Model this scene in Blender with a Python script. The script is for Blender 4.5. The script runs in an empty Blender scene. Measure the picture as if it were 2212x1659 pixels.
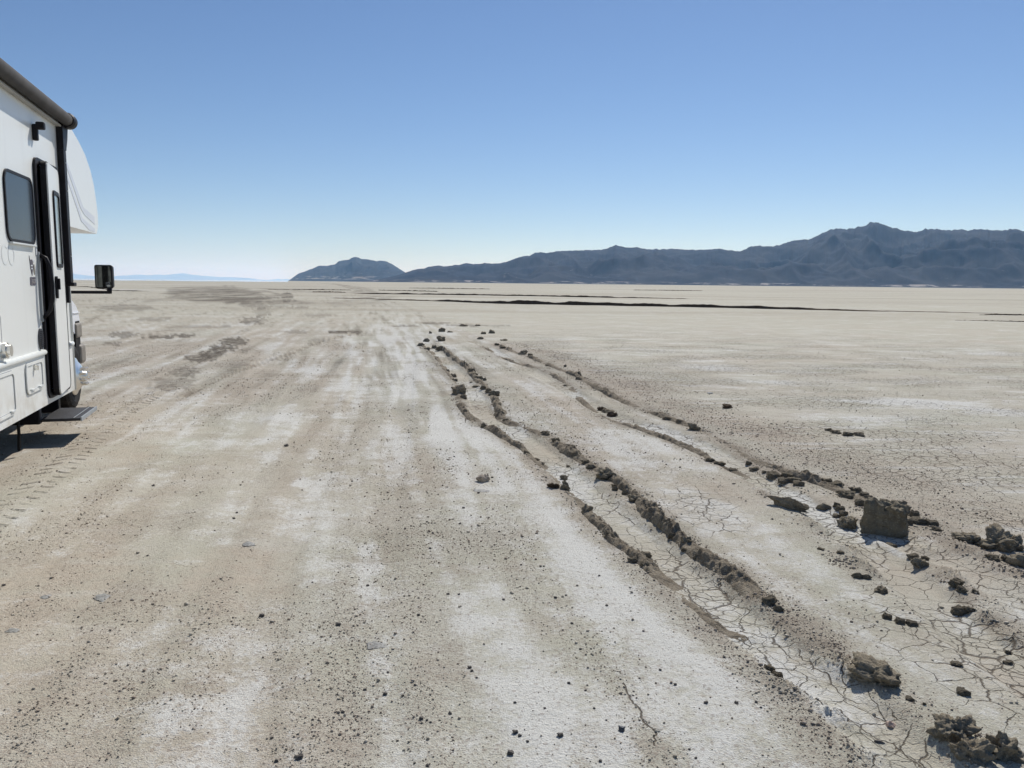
import bpy, bmesh, math, random
import numpy as np
from mathutils import Matrix, Vector

# ------------------------------------------------------------------ camera, world, sun, exposure
scene = bpy.context.scene
COL = scene.collection
CAM_H = 1.5
FPX = 1725.0            # focal length in units of a picture 2212 wide
PITCH = math.radians(7.2)
ROLL = math.radians(0.59)
cam_data = bpy.data.cameras.new("camera")
cam_data.lens = 36.0 * FPX / 2212.0
cam_data.sensor_width = 36.0
cam_data.clip_start = 0.05
cam_data.clip_end = 250000.0
cam = bpy.data.objects.new("camera", cam_data)
COL.objects.link(cam)
CM = Matrix.Rotation(math.pi / 2 - PITCH, 4, 'X') @ Matrix.Rotation(ROLL, 4, 'Z')
cam.matrix_world = Matrix.Translation((0, 0, CAM_H)) @ CM
scene.camera = cam

SUN_AZ = math.radians(19.0)      # to the right of the view direction (+Y), ahead of the camera
SUN_EL = math.radians(45.0)
world = bpy.data.worlds.new("World")
scene.world = world
world.use_nodes = True
wn = world.node_tree.nodes; wl = world.node_tree.links
for n_ in list(wn): wn.remove(n_)
sky = wn.new('ShaderNodeTexSky'); sky.sky_type = 'NISHITA'; sky.sun_disc = False
sky.sun_elevation = SUN_EL; sky.sun_rotation = SUN_AZ
sky.altitude = 1200; sky.air_density = 1.0; sky.dust_density = 0.2; sky.ozone_density = 2.0
bg = wn.new('ShaderNodeBackground'); bg.inputs['Strength'].default_value = 0.067
wo = wn.new('ShaderNodeOutputWorld')
hsv = wn.new('ShaderNodeHueSaturation'); hsv.inputs['Saturation'].default_value = 1.08
tint = wn.new('ShaderNodeMix'); tint.data_type = 'RGBA'; tint.blend_type = 'MULTIPLY'; tint.inputs[0].default_value = 1.0
tint.inputs[7].default_value = (0.97, 0.985, 1.09, 1)
wl.new(sky.outputs[0], hsv.inputs['Color']); wl.new(hsv.outputs[0], tint.inputs[6]); wl.new(tint.outputs[2], bg.inputs['Color']); wl.new(bg.outputs[0], wo.inputs['Surface'])

sun_data = bpy.data.lights.new("sun", 'SUN')
sun_data.energy = 3.75; sun_data.angle = math.radians(0.5); sun_data.color = (1.0, 0.96, 0.9)
sun = bpy.data.objects.new("sun", sun_data); COL.objects.link(sun)
sdir = Vector((math.sin(SUN_AZ) * math.cos(SUN_EL), math.cos(SUN_AZ) * math.cos(SUN_EL), math.sin(SUN_EL)))
sun.rotation_euler = sdir.to_track_quat('Z', 'Y').to_euler()
sun.location = (0, 0, 50)

scene.view_settings.view_transform = 'Standard'
scene.view_settings.look = 'None'
scene.view_settings.exposure = 0.2
scene.view_settings.gamma = 1.0
scene.render.engine = 'CYCLES'
scene.cycles.use_denoising = True
scene.cycles.denoiser = 'OPENIMAGEDENOISE'
scene.cycles.denoising_input_passes = 'RGB_ALBEDO_NORMAL'
scene.cycles.denoising_prefilter = 'ACCURATE'
scene.cycles.max_bounces = 6
scene.cycles.volume_bounces = 2

rng = np.random.default_rng(7)
random.seed(7)

# ------------------------------------------------------------------ pixel -> ground (reference picture 2212 x 1659)
CMn = np.array(CM.to_3x3())
def ray(px, py):
    return CMn @ np.array([(px - 1106) / FPX, -(py - 829.5) / FPX, -1.0])
def gpt(px, py, h=0.0):
    d = ray(px, py); t = (CAM_H - h) / -d[2]
    return np.array([d[0] * t, d[1] * t])
def poly(pts):
    P = np.array([gpt(*p) for p in pts])
    # Catmull-Rom smoothing in ground space
    Q = [P[0]]
    for i in range(len(P) - 1):
        p0 = P[max(i - 1, 0)]; p1 = P[i]; p2 = P[i + 1]; p3 = P[min(i + 2, len(P) - 1)]
        for t in (0.25, 0.5, 0.75, 1.0):
            Q.append(0.5 * ((2 * p1) + (-p0 + p2) * t + (2 * p0 - 5 * p1 + 4 * p2 - p3) * t * t + (-p0 + 3 * p1 - 3 * p2 + p3) * t ** 3))
    return np.array(Q)

# ------------------------------------------------------------------ numpy noise
_perm = np.random.default_rng(11).permutation(4096).astype(np.int64)
def _h(ix, iy, iz):
    return _perm[(_perm[(_perm[ix & 4095] + iy) & 4095] + iz) & 4095]
_g3 = np.random.default_rng(5).normal(size=(4096, 3)); _g3 /= np.linalg.norm(_g3, axis=1)[:, None]
def noise3(x, y, z):
    x = np.asarray(x, float); y = np.asarray(y, float) + np.zeros_like(x); z = np.asarray(z, float) + np.zeros_like(x)
    ix = np.floor(x).astype(np.int64); iy = np.floor(y).astype(np.int64); iz = np.floor(z).astype(np.int64)
    fx, fy, fz = x - ix, y - iy, z - iz
    u, v, w = [f * f * f * (f * (f * 6 - 15) + 10) for f in (fx, fy, fz)]
    out = 0
    for dx in (0, 1):
        wx = u if dx else 1 - u
        for dy in (0, 1):
            wy = v if dy else 1 - v
            for dz in (0, 1):
                wz = w if dz else 1 - w
                g = _g3[_h(ix + dx, iy + dy, iz + dz)]
                out = out + wx * wy * wz * (g[..., 0] * (fx - dx) + g[..., 1] * (fy - dy) + g[..., 2] * (fz - dz))
    return out * 1.6
def fbm(x, y, z=0.0, o=4, lac=2.03, gain=0.5):
    s = 0; a = 1.0; f = 1.0
    for i in range(o):
        s = s + a * noise3(np.asarray(x) * f + 17.3 * i, np.asarray(y) * f + 5.1 * i, np.asarray(z) * f + 31.7 * i)
        a *= gain; f *= lac
    return s
def sstep(a, b, x):
    t = np.clip((x - a) / (b - a), 0, 1); return t * t * (3 - 2 * t)

def pdist(X, Y, P, full=False):
    """distance to polyline, along-length, signed side (positive right of travel)"""
    if not full and X.size > 5000:
        lo = P.min(0) - 2.5; hi = P.max(0) + 2.5
        m = (X > lo[0]) & (X < hi[0]) & (Y > lo[1]) & (Y < hi[1])
        b = np.full(X.shape, 1e9); a_ = np.zeros(X.shape); s_ = np.full(X.shape, 1e9)
        if m.any(): b[m], a_[m], s_[m] = pdist(X[m], Y[m], P, True)
        return b, a_, s_
    best = np.full(X.shape, 1e9); al = np.zeros(X.shape); sd = np.zeros(X.shape)
    L = 0.0
    for i in range(len(P) - 1):
        a, b = P[i], P[i + 1]; d = b - a; ln = math.hypot(*d)
        if ln < 1e-6: continue
        t = np.clip(((X - a[0]) * d[0] + (Y - a[1]) * d[1]) / ln ** 2, 0, 1)
        dx = X - a[0] - t * d[0]; dy = Y - a[1] - t * d[1]
        dd = np.hypot(dx, dy)
        m = dd < best
        best[m] = dd[m]; al[m] = L + t[m] * ln
        sg = np.sign(d[1] * dx - d[0] * dy)
        sd[m] = (sg * dd)[m]
        L += ln
    return best, al, sd

# ------------------------------------------------------------------ feature lines on the playa
RUT_L = poly([(925,742),(962,778),(1003,822),(1030,860),(1043,888),(1090,918),(1150,958),(1210,1008),(1270,1058),(1318,1108),(1372,1155),(1440,1210),(1505,1258),(1575,1315),(1655,1382),(1725,1435),(1800,1490),(1885,1560),(1990,1659),(2100,1770)])
RUT_R = poly([(1010,733),(1060,752),(1120,787),(1182,818),(1242,850),(1290,880),(1350,908),(1420,925),(1500,955),(1560,985),(1625,1025),(1705,1068),(1795,1118),(1835,1160),(1920,1212),(1990,1270),(2050,1325),(2120,1385),(2212,1455),(2330,1540)])
RUT_F = poly([(1890,1140),(1960,1172),(2060,1212),(2150,1260),(2230,1305),(2320,1360)])
RIDGES = {
 'left rut left': [(912,747),(932,758),(965,800),(985,830),(992,852),(1000,885),(1040,918),(1080,937),(1130,970),(1180,1007),(1210,1040),(1250,1072),(1265,1097),(1300,1132),(1330,1165),(1380,1200),(1420,1232),(1470,1270),(1510,1310),(1550,1345),(1600,1370),(1640,1402)],
 'left rut right': [(955,752),(978,772),(1010,795),(1030,820),(1060,845),(1075,880),(1090,905),(1150,930),(1200,957),(1240,982),(1290,1012),(1320,1027),(1360,1062),(1400,1102),(1440,1140),(1480,1172),(1530,1210),(1580,1242),(1640,1290),(1690,1330),(1740,1372)],
 'right rut right': [(1075,745),(1110,760),(1140,770),(1200,795),(1250,816),(1310,850),(1380,880),(1440,902),(1480,917),(1550,947),(1620,990),(1700,1020),(1760,1040),(1820,1062),(1870,1087),(1930,1105),(2015,1140)],
 'right rut left': [(1040,745),(1090,772),(1180,803),(1240,842),(1262,866),(1310,900),(1380,927),(1440,948),(1500,972),(1540,997),(1600,1017),(1640,1040)],
}
RIDGE_P = {k: poly(v) for k, v in RIDGES.items()}
# fainter low crumbled lines of mud, only a rise in the ground
LOW = [poly([(1650,1050),(1700,1090),(1780,1140),(1850,1190),(1900,1235)]), poly([(1880,1125),(1950,1160),(2020,1200),(2100,1290),(2200,1400)]),
       poly([(1640,1290),(1700,1345),(1800,1420),(1850,1450)]), poly([(2040,1165),(2110,1200),(2180,1232),(2260,1270)]),
       poly([(1600,1368),(1680,1440),(1740,1500),(1840,1590),(1900,1659)])]
# tyre prints
TRK_A = poly([(-60,1160),(20,1100),(95,1040),(160,985),(210,938),(255,903),(300,871),(350,843),(400,803),(448,770),(490,742),(530,713),(567,685),(600,665),(660,655),(760,648),(900,645)])
TRK_B = poly([(395,858),(470,820),(530,796),(590,776),(640,760),(700,735),(770,722),(830,712)])
TRK_C = poly([(180,700),(235,668),(262,655),(300,642)])
FAINT = [poly(p) for p in ([(270,885),(420,845),(600,828),(800,790),(900,760)], [(-20,1290),(200,1130),(400,1000),(560,900),(700,800),(760,740),(800,700)],
         [(160,1659),(330,1350),(480,1150),(600,1000),(720,860)], [(820,1659),(800,1400),(815,1200),(850,1000),(875,850),(890,740)],
         [(520,1659),(560,1350),(660,1080),(760,900),(800,780)], [(560,622),(700,632),(790,626),(740,616),(690,611)], [(830,640),(700,660),(560,640),(500,625),(494,616)],
         [(720,612.2),(755,620),(800,632)])]

def wiggle(P, seed, amp):
    Q = []
    for i in range(len(P) - 1):
        for t_ in np.linspace(0, 1, 8)[:-1]: Q.append(P[i] * (1 - t_) + P[i + 1] * t_)
    Q = np.array(Q); k = np.arange(len(Q)) * 1.0
    return Q + amp * np.stack([noise3(k * .37, seed, 0) + .6 * noise3(k * .9, seed, 3), noise3(k * .37, seed, 7) + .6 * noise3(k * .9, seed, 9)], 1)
def g9(l): return np.array([gpt(1645.8 + x * .2559, 1234.3 + y * .2559) for x, y in l])
def g10(l): return np.array([gpt(1097.2 + x * .2559, 1234.3 + y * .2559) for x, y in l])
LONG_CRACKS = [wiggle(g9([(640,1110),(750,1210),(870,1275),(960,1340),(1120,1380),(1160,1430),(1250,1500),(1340,1560),(1430,1610),(1500,1680)]), 1, .012),
    wiggle(g10([(975,950),(1020,1060),(1070,1140),(1110,1170),(1140,1290),(1180,1325),(1240,1355),(1240,1440),(1228,1490)]), 2, .010),
    wiggle(g9([(320,620),(325,670),(430,730),(440,765),(560,820),(600,900),(700,1000),(830,1060)]), 3, .012)]
def pale_fn(X, Y):
    P_ = np.zeros(X.shape)
    for (p, w, a) in ((RUT_L, 0.16, 0.6), (RUT_R, 0.15, 0.6), (RUT_F, 0.13, 0.5)):
        d, al, sd = pdist(X, Y, p); P_ = np.maximum(P_, a * (1 - sstep(w * 0.7, w * 1.4, d)))
    return P_

def height(X, Y):
    """ground relief in metres"""
    X = np.asarray(X, float); Y = np.asarray(Y, float)
    r = np.hypot(X, Y)
    Z = 0.010 * fbm(X / 1.3 + 3, Y / 2.2, 0, 3) + 0.004 * fbm(X / .28, Y / .35, 5, 3) * (1 - sstep(12, 30, r))
    Z = Z + 0.03 * fbm(X / 9, Y / 6, 2, 3) * sstep(12, 40, r) * (1 - sstep(150, 600, r))
    Z = Z + 0.02 * fbm(X / 1.1, Y / 0.7, 8, 2) * sstep(10, 20, r) * (1 - sstep(30, 60, r)) * 0.6
    m = (r < 60)
    x = X[m]; y = Y[m]; z = np.zeros(x.shape)
    for (p, w, dep) in ((RUT_L, 0.15, 0.035), (RUT_R, 0.14, 0.030), (RUT_F, 0.12, 0.02)):
        d, al, sd = pdist(x, y, p)
        z -= dep * (1 - sstep(w * 0.55, w * 1.25, d + 0.02 * noise3(x * 7, y * 7, 3)))
    for p in LOW:
        d, al, sd = pdist(x, y, p)
        g = np.clip(noise3(x * 5, y * 5, 9) + .25, 0, 1)
        z += 0.045 * g * (1 - sstep(0.0, 0.13, d)) * (0.5 + np.abs(noise3(x * 40, y * 40, 1)))
    for p, w, a in [(TRK_B, .045, .022), (TRK_C, .06, .02)] + [(q, .14, .007) for q in FAINT[:5]] + [(q, .8, .05) for q in FAINT[5:]]:
        d, al, sd = pdist(x, y, p)
        z += -a * (1 - sstep(w * .5, w, d)) + a * .6 * np.exp(-((d - w * 1.35) / (w * .4)) ** 2)
    Z[m] += z
    return Z
def hz(x, y):
    return float(height(np.array([float(x)]), np.array([float(y)]))[0])

# ------------------------------------------------------------------ material helpers
class NT:
    def __init__(s, name, rough=0.8, metal=0.0, spec=0.3):
        s.m = bpy.data.materials.new(name); s.m.use_nodes = True
        s.n = s.m.node_tree.nodes; s.l = s.m.node_tree.links
        s.b = s.n['Principled BSDF']; s.out = s.n['Material Output']
        s.b.inputs['Roughness'].default_value = rough; s.b.inputs['Metallic'].default_value = metal
        s.b.inputs['Specular IOR Level'].default_value = spec
        s.tc = s.n.new('ShaderNodeTexCoord').outputs['Object']
    def lk(s, a, b): s.l.new(a, b)
    def mapped(s, sc, rot=(0, 0, 0), src=None):
        m = s.n.new('ShaderNodeMapping'); m.inputs['Scale'].default_value = sc; m.inputs['Rotation'].default_value = rot
        s.lk(src or s.tc, m.inputs[0]); return m.outputs[0]
    def noise(s, scale, detail=4, rough=0.55, vec=None, dist=0.0, dim='3D', out=0):
        t = s.n.new('ShaderNodeTexNoise'); t.noise_dimensions = dim
        t.inputs['Scale'].default_value = scale; t.inputs['Detail'].default_value = detail
        t.inputs['Roughness'].default_value = rough; t.inputs['Distortion'].default_value = dist
        s.lk(vec or s.tc, t.inputs['Vector']); return t.outputs[out]
    def voro(s, scale, feat='F1', vec=None, dim='2D', rnd=1.0, out='Distance'):
        t = s.n.new('ShaderNodeTexVoronoi'); t.voronoi_dimensions = dim; t.feature = feat
        t.inputs['Scale'].default_value = scale; t.inputs['Randomness'].default_value = rnd
        s.lk(vec or s.tc, t.inputs['Vector']); return t.outputs[out]
    def attr(s, name, out='Fac'):
        t = s.n.new('ShaderNodeAttribute'); t.attribute_name = name; return t.outputs[out]
    def math(s, op, a, b=None, c=None, clamp=False):
        t = s.n.new('ShaderNodeMath'); t.operation = op; t.use_clamp = clamp
        for i, v in enumerate((a, b, c)):
            if v is None: continue
            if isinstance(v, (int, float)): t.inputs[i].default_value = v
            else: s.lk(v, t.inputs[i])
        return t.outputs[0]
    def ss(s, v, a, b, o0=0.0, o1=1.0):
        t = s.n.new('ShaderNodeMapRange'); t.interpolation_type = 'SMOOTHSTEP'
        s.lk(v, t.inputs[0])
        for i, q in ((1, a), (2, b), (3, o0), (4, o1)):
            if isinstance(q, (int, float)): t.inputs[i].default_value = q
            else: s.lk(q, t.inputs[i])
        return t.outputs[0]
    def mix(s, f, a, b, mode='MIX'):
        t = s.n.new('ShaderNodeMix'); t.data_type = 'RGBA'; t.blend_type = mode; t.clamp_factor = True
        if isinstance(f, (int, float)): t.inputs[0].default_value = f
        else: s.lk(f, t.inputs[0])
        for i, v in ((6, a), (7, b)):
            if isinstance(v, tuple): t.inputs[i].default_value = (*v, 1)
            else: s.lk(v, t.inputs[i])
        return t.outputs[2]
    def color(s, c):
        if isinstance(c, tuple): s.b.inputs['Base Color'].default_value = (*c, 1)
        else: s.lk(c, s.b.inputs['Base Color'])
        return s
    def bump(s, h, dist=0.01, strength=1.0, prev=None):
        t = s.n.new('ShaderNodeBump'); t.inputs['Distance'].default_value = dist
        if isinstance(strength, (int, float)): t.inputs['Strength'].default_value = strength
        else: s.lk(strength, t.inputs['Strength'])
        s.lk(h, t.inputs['Height'])
        if prev: s.lk(prev, t.inputs['Normal'])
        s.lk(t.outputs[0], s.b.inputs['Normal']); return t.outputs[0]

def body_white(name, col, rough):
    """gelcoat with road dust thrown up over the lower panels and faint run-off streaks"""
    t = NT(name, rough, 0, .5)
    sx = t.n.new('ShaderNodeSeparateXYZ'); t.lk(t.tc, sx.inputs[0])
    n = t.noise(5, 6, .65); st = t.noise(1.0, 5, .6, vec=t.mapped((9, 9, .6)))
    c = t.mix(t.ss(st, .52, .75, 0, .16), col, tuple(q * .78 for q in col))
    lo = t.math('MULTIPLY', t.ss(sx.outputs[2], .36, .80, 1, 0), t.ss(n, .38, .66))
    c = t.mix(t.math('MULTIPLY', lo, .55), c, (.50, .455, .37))
    t.color(c); return t.m
def simple(name, col, rough=0.5, metal=0.0, spec=0.4, var=0.06, scale=8.0, bump=0.0, bscale=60.0):
    t = NT(name, rough, metal, spec)
    n = t.noise(scale, 5)
    dk = tuple(c * (1 - var) for c in col); lt = tuple(min(1, c * (1 + var)) for c in col)
    t.color(t.mix(t.ss(n, .35, .65), dk, lt))
    if bump: t.bump(t.noise(bscale, 3), bump, 1.0)
    return t.m

# ------------------------------------------------------------------ ground material
def ground_mat():
    t = NT("cracked_playa_mud", 0.92, 0, 0.12)
    pale = t.attr('pale'); tan = t.attr('tan'); crk = t.attr('crack'); grv = t.attr('gravel'); drk = t.attr('dark'); near = t.attr('near')
    n1 = t.noise(0.9, 6, .6); n2 = t.noise(5.5, 6, .65); n3 = t.noise(38, 5, .7); n4 = t.noise(170, 3, .6)
    streak = t.noise(1.0, 6, .62, vec=t.mapped((0.10, 0.55, 1)))
    greyish = (0.545, 0.525, 0.44); white = (0.69, 0.685, 0.64); tanc = (0.50, 0.435, 0.345); olive = (0.49, 0.475, 0.38); mud = (0.125, 0.105, 0.078)
    c = t.mix(t.ss(n1, .38, .64), greyish, olive)
    c = t.mix(t.math('MULTIPLY', tan, t.ss(n2, .30, .62, .5, 1.0)), c, tanc)
    mot = t.noise(2.3, 5, .62)
    c = t.mix(t.ss(mot, .50, .66, 0, .42), c, (0.40, 0.345, 0.275))
    pf = t.math('ADD', pale, t.math('MULTIPLY', t.math('SUBTRACT', n2, .5), 1.3))
    pf = t.math('ADD', pf, t.math('MULTIPLY', t.math('SUBTRACT', n3, .5), .9))
    c = t.mix(t.ss(pf, .32, .80, 0, .85), c, white)
    # far bands of salt and bare mud
    far = t.math('SUBTRACT', 1.0, near)
    c = t.mix(t.math('MULTIPLY', far, .75), c, (0.465, 0.44, 0.345))
    ln = t.noise(1.0, 3, .5, vec=t.mapped((.0045, .075, 1)))
    c = t.mix(t.math('MULTIPLY', far, t.ss(ln, .60, .66, 0, .55)), c, (0.24, 0.20, 0.15))
    c = t.mix(t.math('MULTIPLY', far, t.ss(ln, .33, .38, .5, 0)), c, white)
    c = t.mix(t.math('MULTIPLY', far, t.ss(streak, .54, .68, 0, .35)), c, white)
    c = t.mix(t.math('MULTIPLY', far, t.ss(streak, .34, .46, .45, 0)), c, tanc)
    fst = t.noise(1.0, 5, .65, vec=t.mapped((.012, .05, 1)))
    c = t.mix(t.math('MULTIPLY', far, t.ss(fst, .40, .52, .55, 0)), c, (0.37, 0.325, 0.25))
    st2 = t.noise(1.0, 5, .6, vec=t.mapped((0.9, 4.2, 1)))
    rgt = t.math('ADD', t.math('MULTIPLY', t.attr('rgt'), .7), .3)
    c = t.mix(t.math('MULTIPLY', rgt, t.ss(st2, .54, .66, 0, .6)), c, white)
    sc = t.noise(1.0, 6, .68, vec=t.mapped((2.2, 7.5, 1), (0, 0, .15)))
    c = t.mix(t.math('MULTIPLY', t.ss(sc, .60, .70, 0, .55), t.math('MULTIPLY', rgt, t.ss(n1, .42, .56))), c, (0.22, 0.185, 0.14))
    c = t.mix(t.ss(st2, .27, .40, .30, 0), c, (0.33, 0.285, 0.225))
    # gravelly crust: small dark grains
    g1 = t.voro(85, 'F1'); g2 = t.voro(38, 'F1')
    gsel = t.voro(85, 'F1', out='Color'); sep = t.n.new('ShaderNodeSeparateColor'); t.lk(gsel, sep.inputs[0])
    gz = t.math('MULTIPLY', t.math('LESS_THAN', g1, .36), t.math('LESS_THAN', sep.outputs[0], t.math('MULTIPLY', grv, .75)))
    gsel2 = t.voro(38, 'F1', out='Color'); sep2 = t.n.new('ShaderNodeSeparateColor'); t.lk(gsel2, sep2.inputs[0])
    gz2 = t.math('MULTIPLY', t.math('LESS_THAN', g2, .30), t.math('LESS_THAN', sep2.outputs[1], t.math('MULTIPLY', grv, .30)))
    gg = t.math('MULTIPLY', t.math('MAXIMUM', gz, gz2), near)
    c = t.mix(t.math('MULTIPLY', gg, .42), c, (0.26, 0.19, 0.155))
    c = t.mix(t.math('MULTIPLY', grv, t.ss(n3, .40, .62, .35, 0)), c, (0.30, 0.26, 0.21))
    c = t.mix(t.ss(n4, .32, .52, .42, 0), c, (0.28, 0.25, 0.205))
    # disturbed mud, plus the shade of raised tread chunks put into the colour
    dbr = t.ss(t.noise(1.0, 4, .6, vec=t.mapped((.30, .11, 1))),   .40, .58, .35, 1)
    drk = t.math('MULTIPLY', drk, t.math('ADD', near, t.math('MULTIPLY', far, dbr), None, True))
    c = t.mix(t.math('MULTIPLY', drk, t.ss(t.math('ADD', n2, t.math('MULTIPLY', n3, .4)), .45, .75)), c, mud)
    # shrinkage cracks
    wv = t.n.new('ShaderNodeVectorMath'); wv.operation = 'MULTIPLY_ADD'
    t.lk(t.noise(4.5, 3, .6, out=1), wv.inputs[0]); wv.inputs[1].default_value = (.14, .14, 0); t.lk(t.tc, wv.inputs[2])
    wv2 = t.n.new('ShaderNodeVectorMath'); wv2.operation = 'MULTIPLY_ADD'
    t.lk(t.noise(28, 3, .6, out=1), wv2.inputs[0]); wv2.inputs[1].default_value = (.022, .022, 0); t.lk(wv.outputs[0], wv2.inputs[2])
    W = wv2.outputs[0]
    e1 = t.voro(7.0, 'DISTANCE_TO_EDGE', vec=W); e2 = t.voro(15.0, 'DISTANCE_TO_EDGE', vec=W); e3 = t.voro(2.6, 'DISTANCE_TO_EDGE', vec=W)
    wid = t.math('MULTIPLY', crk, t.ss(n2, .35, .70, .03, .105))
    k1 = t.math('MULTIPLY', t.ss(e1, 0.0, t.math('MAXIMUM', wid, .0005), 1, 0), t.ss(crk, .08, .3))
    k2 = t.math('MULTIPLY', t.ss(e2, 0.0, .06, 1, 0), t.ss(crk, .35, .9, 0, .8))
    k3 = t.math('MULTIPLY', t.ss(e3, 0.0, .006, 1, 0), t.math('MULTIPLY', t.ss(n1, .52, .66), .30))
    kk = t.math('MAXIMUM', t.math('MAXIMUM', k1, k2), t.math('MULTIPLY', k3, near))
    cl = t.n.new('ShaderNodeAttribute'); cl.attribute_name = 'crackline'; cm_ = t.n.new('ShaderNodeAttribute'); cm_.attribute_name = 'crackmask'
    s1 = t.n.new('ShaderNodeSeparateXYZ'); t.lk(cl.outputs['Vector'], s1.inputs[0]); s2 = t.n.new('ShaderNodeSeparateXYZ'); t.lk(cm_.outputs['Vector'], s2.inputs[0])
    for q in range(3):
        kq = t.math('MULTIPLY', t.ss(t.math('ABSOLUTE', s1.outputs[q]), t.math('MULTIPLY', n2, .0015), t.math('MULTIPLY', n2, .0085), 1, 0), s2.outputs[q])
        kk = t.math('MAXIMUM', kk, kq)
    c = t.mix(t.math('MULTIPLY', kk, .85), c, (0.10, 0.075, 0.052))  # dark brown stands in for the shade down inside the cracks
    # tyre prints: across / along / mask
    tv = t.n.new('ShaderNodeAttribute'); tv.attribute_name = 'tread'
    sx = t.n.new('ShaderNodeSeparateXYZ'); t.lk(tv.outputs['Vector'], sx.inputs[0])
    ac, al, mk = sx.outputs
    aab = t.math('ABSOLUTE', ac)
    ph = t.math('FRACT', t.math('MULTIPLY', t.math('ADD', al, t.math('MULTIPLY', aab, .7)), 6.4))
    lug = t.math('MULTIPLY', t.ss(ph, .55, .66), t.ss(ph, .97, .86))
    lug = t.math('MULTIPLY', lug, t.ss(t.math('ABSOLUTE', t.math('SUBTRACT', aab, .075)), .058, .045))
    lug = t.math('MULTIPLY', lug, mk)
    lug = t.math('MULTIPLY', lug, t.ss(n2, .42, .58, .15, 1))
    c = t.mix(t.math('MULTIPLY', lug, t.math('ADD', t.math('MULTIPLY', drk, .9), .50)), c, (0.12, 0.10, 0.082))  # shadow lines of the lugs painted as dark colour
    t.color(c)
    hgt = t.math('MULTIPLY', n3, .35)
    hgt = t.math('ADD', hgt, t.math('MULTIPLY', n4, .30))
    nb1 = t.bump(hgt, .028, t.math('MULTIPLY', near, .9))
    gh = t.math('MULTIPLY', gg, 1.0)
    nb2 = t.bump(gh, .006, t.math('MULTIPLY', near, .8), nb1)
    nb3 = t.bump(t.math('SUBTRACT', 1.0, kk), .010, t.math('MULTIPLY', near, .8), nb2)
    t.bump(lug, .020, 1.0, nb3)
    return t.m

# ------------------------------------------------------------------ object helpers
def tag(o, label=None, cat=None, group=None, kind=None):
    if label: o['label'] = label
    if cat: o['category'] = cat
    if group: o['group'] = group
    if kind: o['kind'] = kind
    return o
def link_mesh(name, V, F, mat, parent=None, smooth=False):
    me = bpy.data.meshes.new(name)
    V = np.asarray(V, dtype=np.float32); F = np.asarray(F, dtype=np.int32)
    me.vertices.add(len(V)); me.vertices.foreach_set('co', V.ravel())
    k = F.shape[1]
    me.loops.add(F.size); me.loops.foreach_set('vertex_index', F.ravel())
    me.polygons.add(len(F)); me.polygons.foreach_set('loop_start', np.arange(0, F.size, k, dtype=np.int32))
    me.polygons.foreach_set('loop_total', np.full(len(F), k, dtype=np.int32))
    if smooth: me.polygons.foreach_set('use_smooth', np.ones(len(F), dtype=bool))
    me.update(calc_edges=True); me.validate()
    if mat: me.materials.append(mat)
    o = bpy.data.objects.new(name, me); COL.objects.link(o)
    if parent: o.parent = parent
    return o
def from_bm(name, bm, mat, parent=None, smooth=False):
    bmesh.ops.recalc_face_normals(bm, faces=bm.faces)
    me = bpy.data.meshes.new(name); bm.to_mesh(me); bm.free()
    if smooth:
        for p in me.polygons: p.use_smooth = True
    me.materials.append(mat)
    o = bpy.data.objects.new(name, me); COL.objects.link(o)
    if parent: o.parent = parent
    return o
def empty(name, loc=(0, 0, 0), rz=0.0):
    o = bpy.data.objects.new(name, None); o.location = loc; o.rotation_euler = (0, 0, rz); COL.objects.link(o); return o

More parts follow.
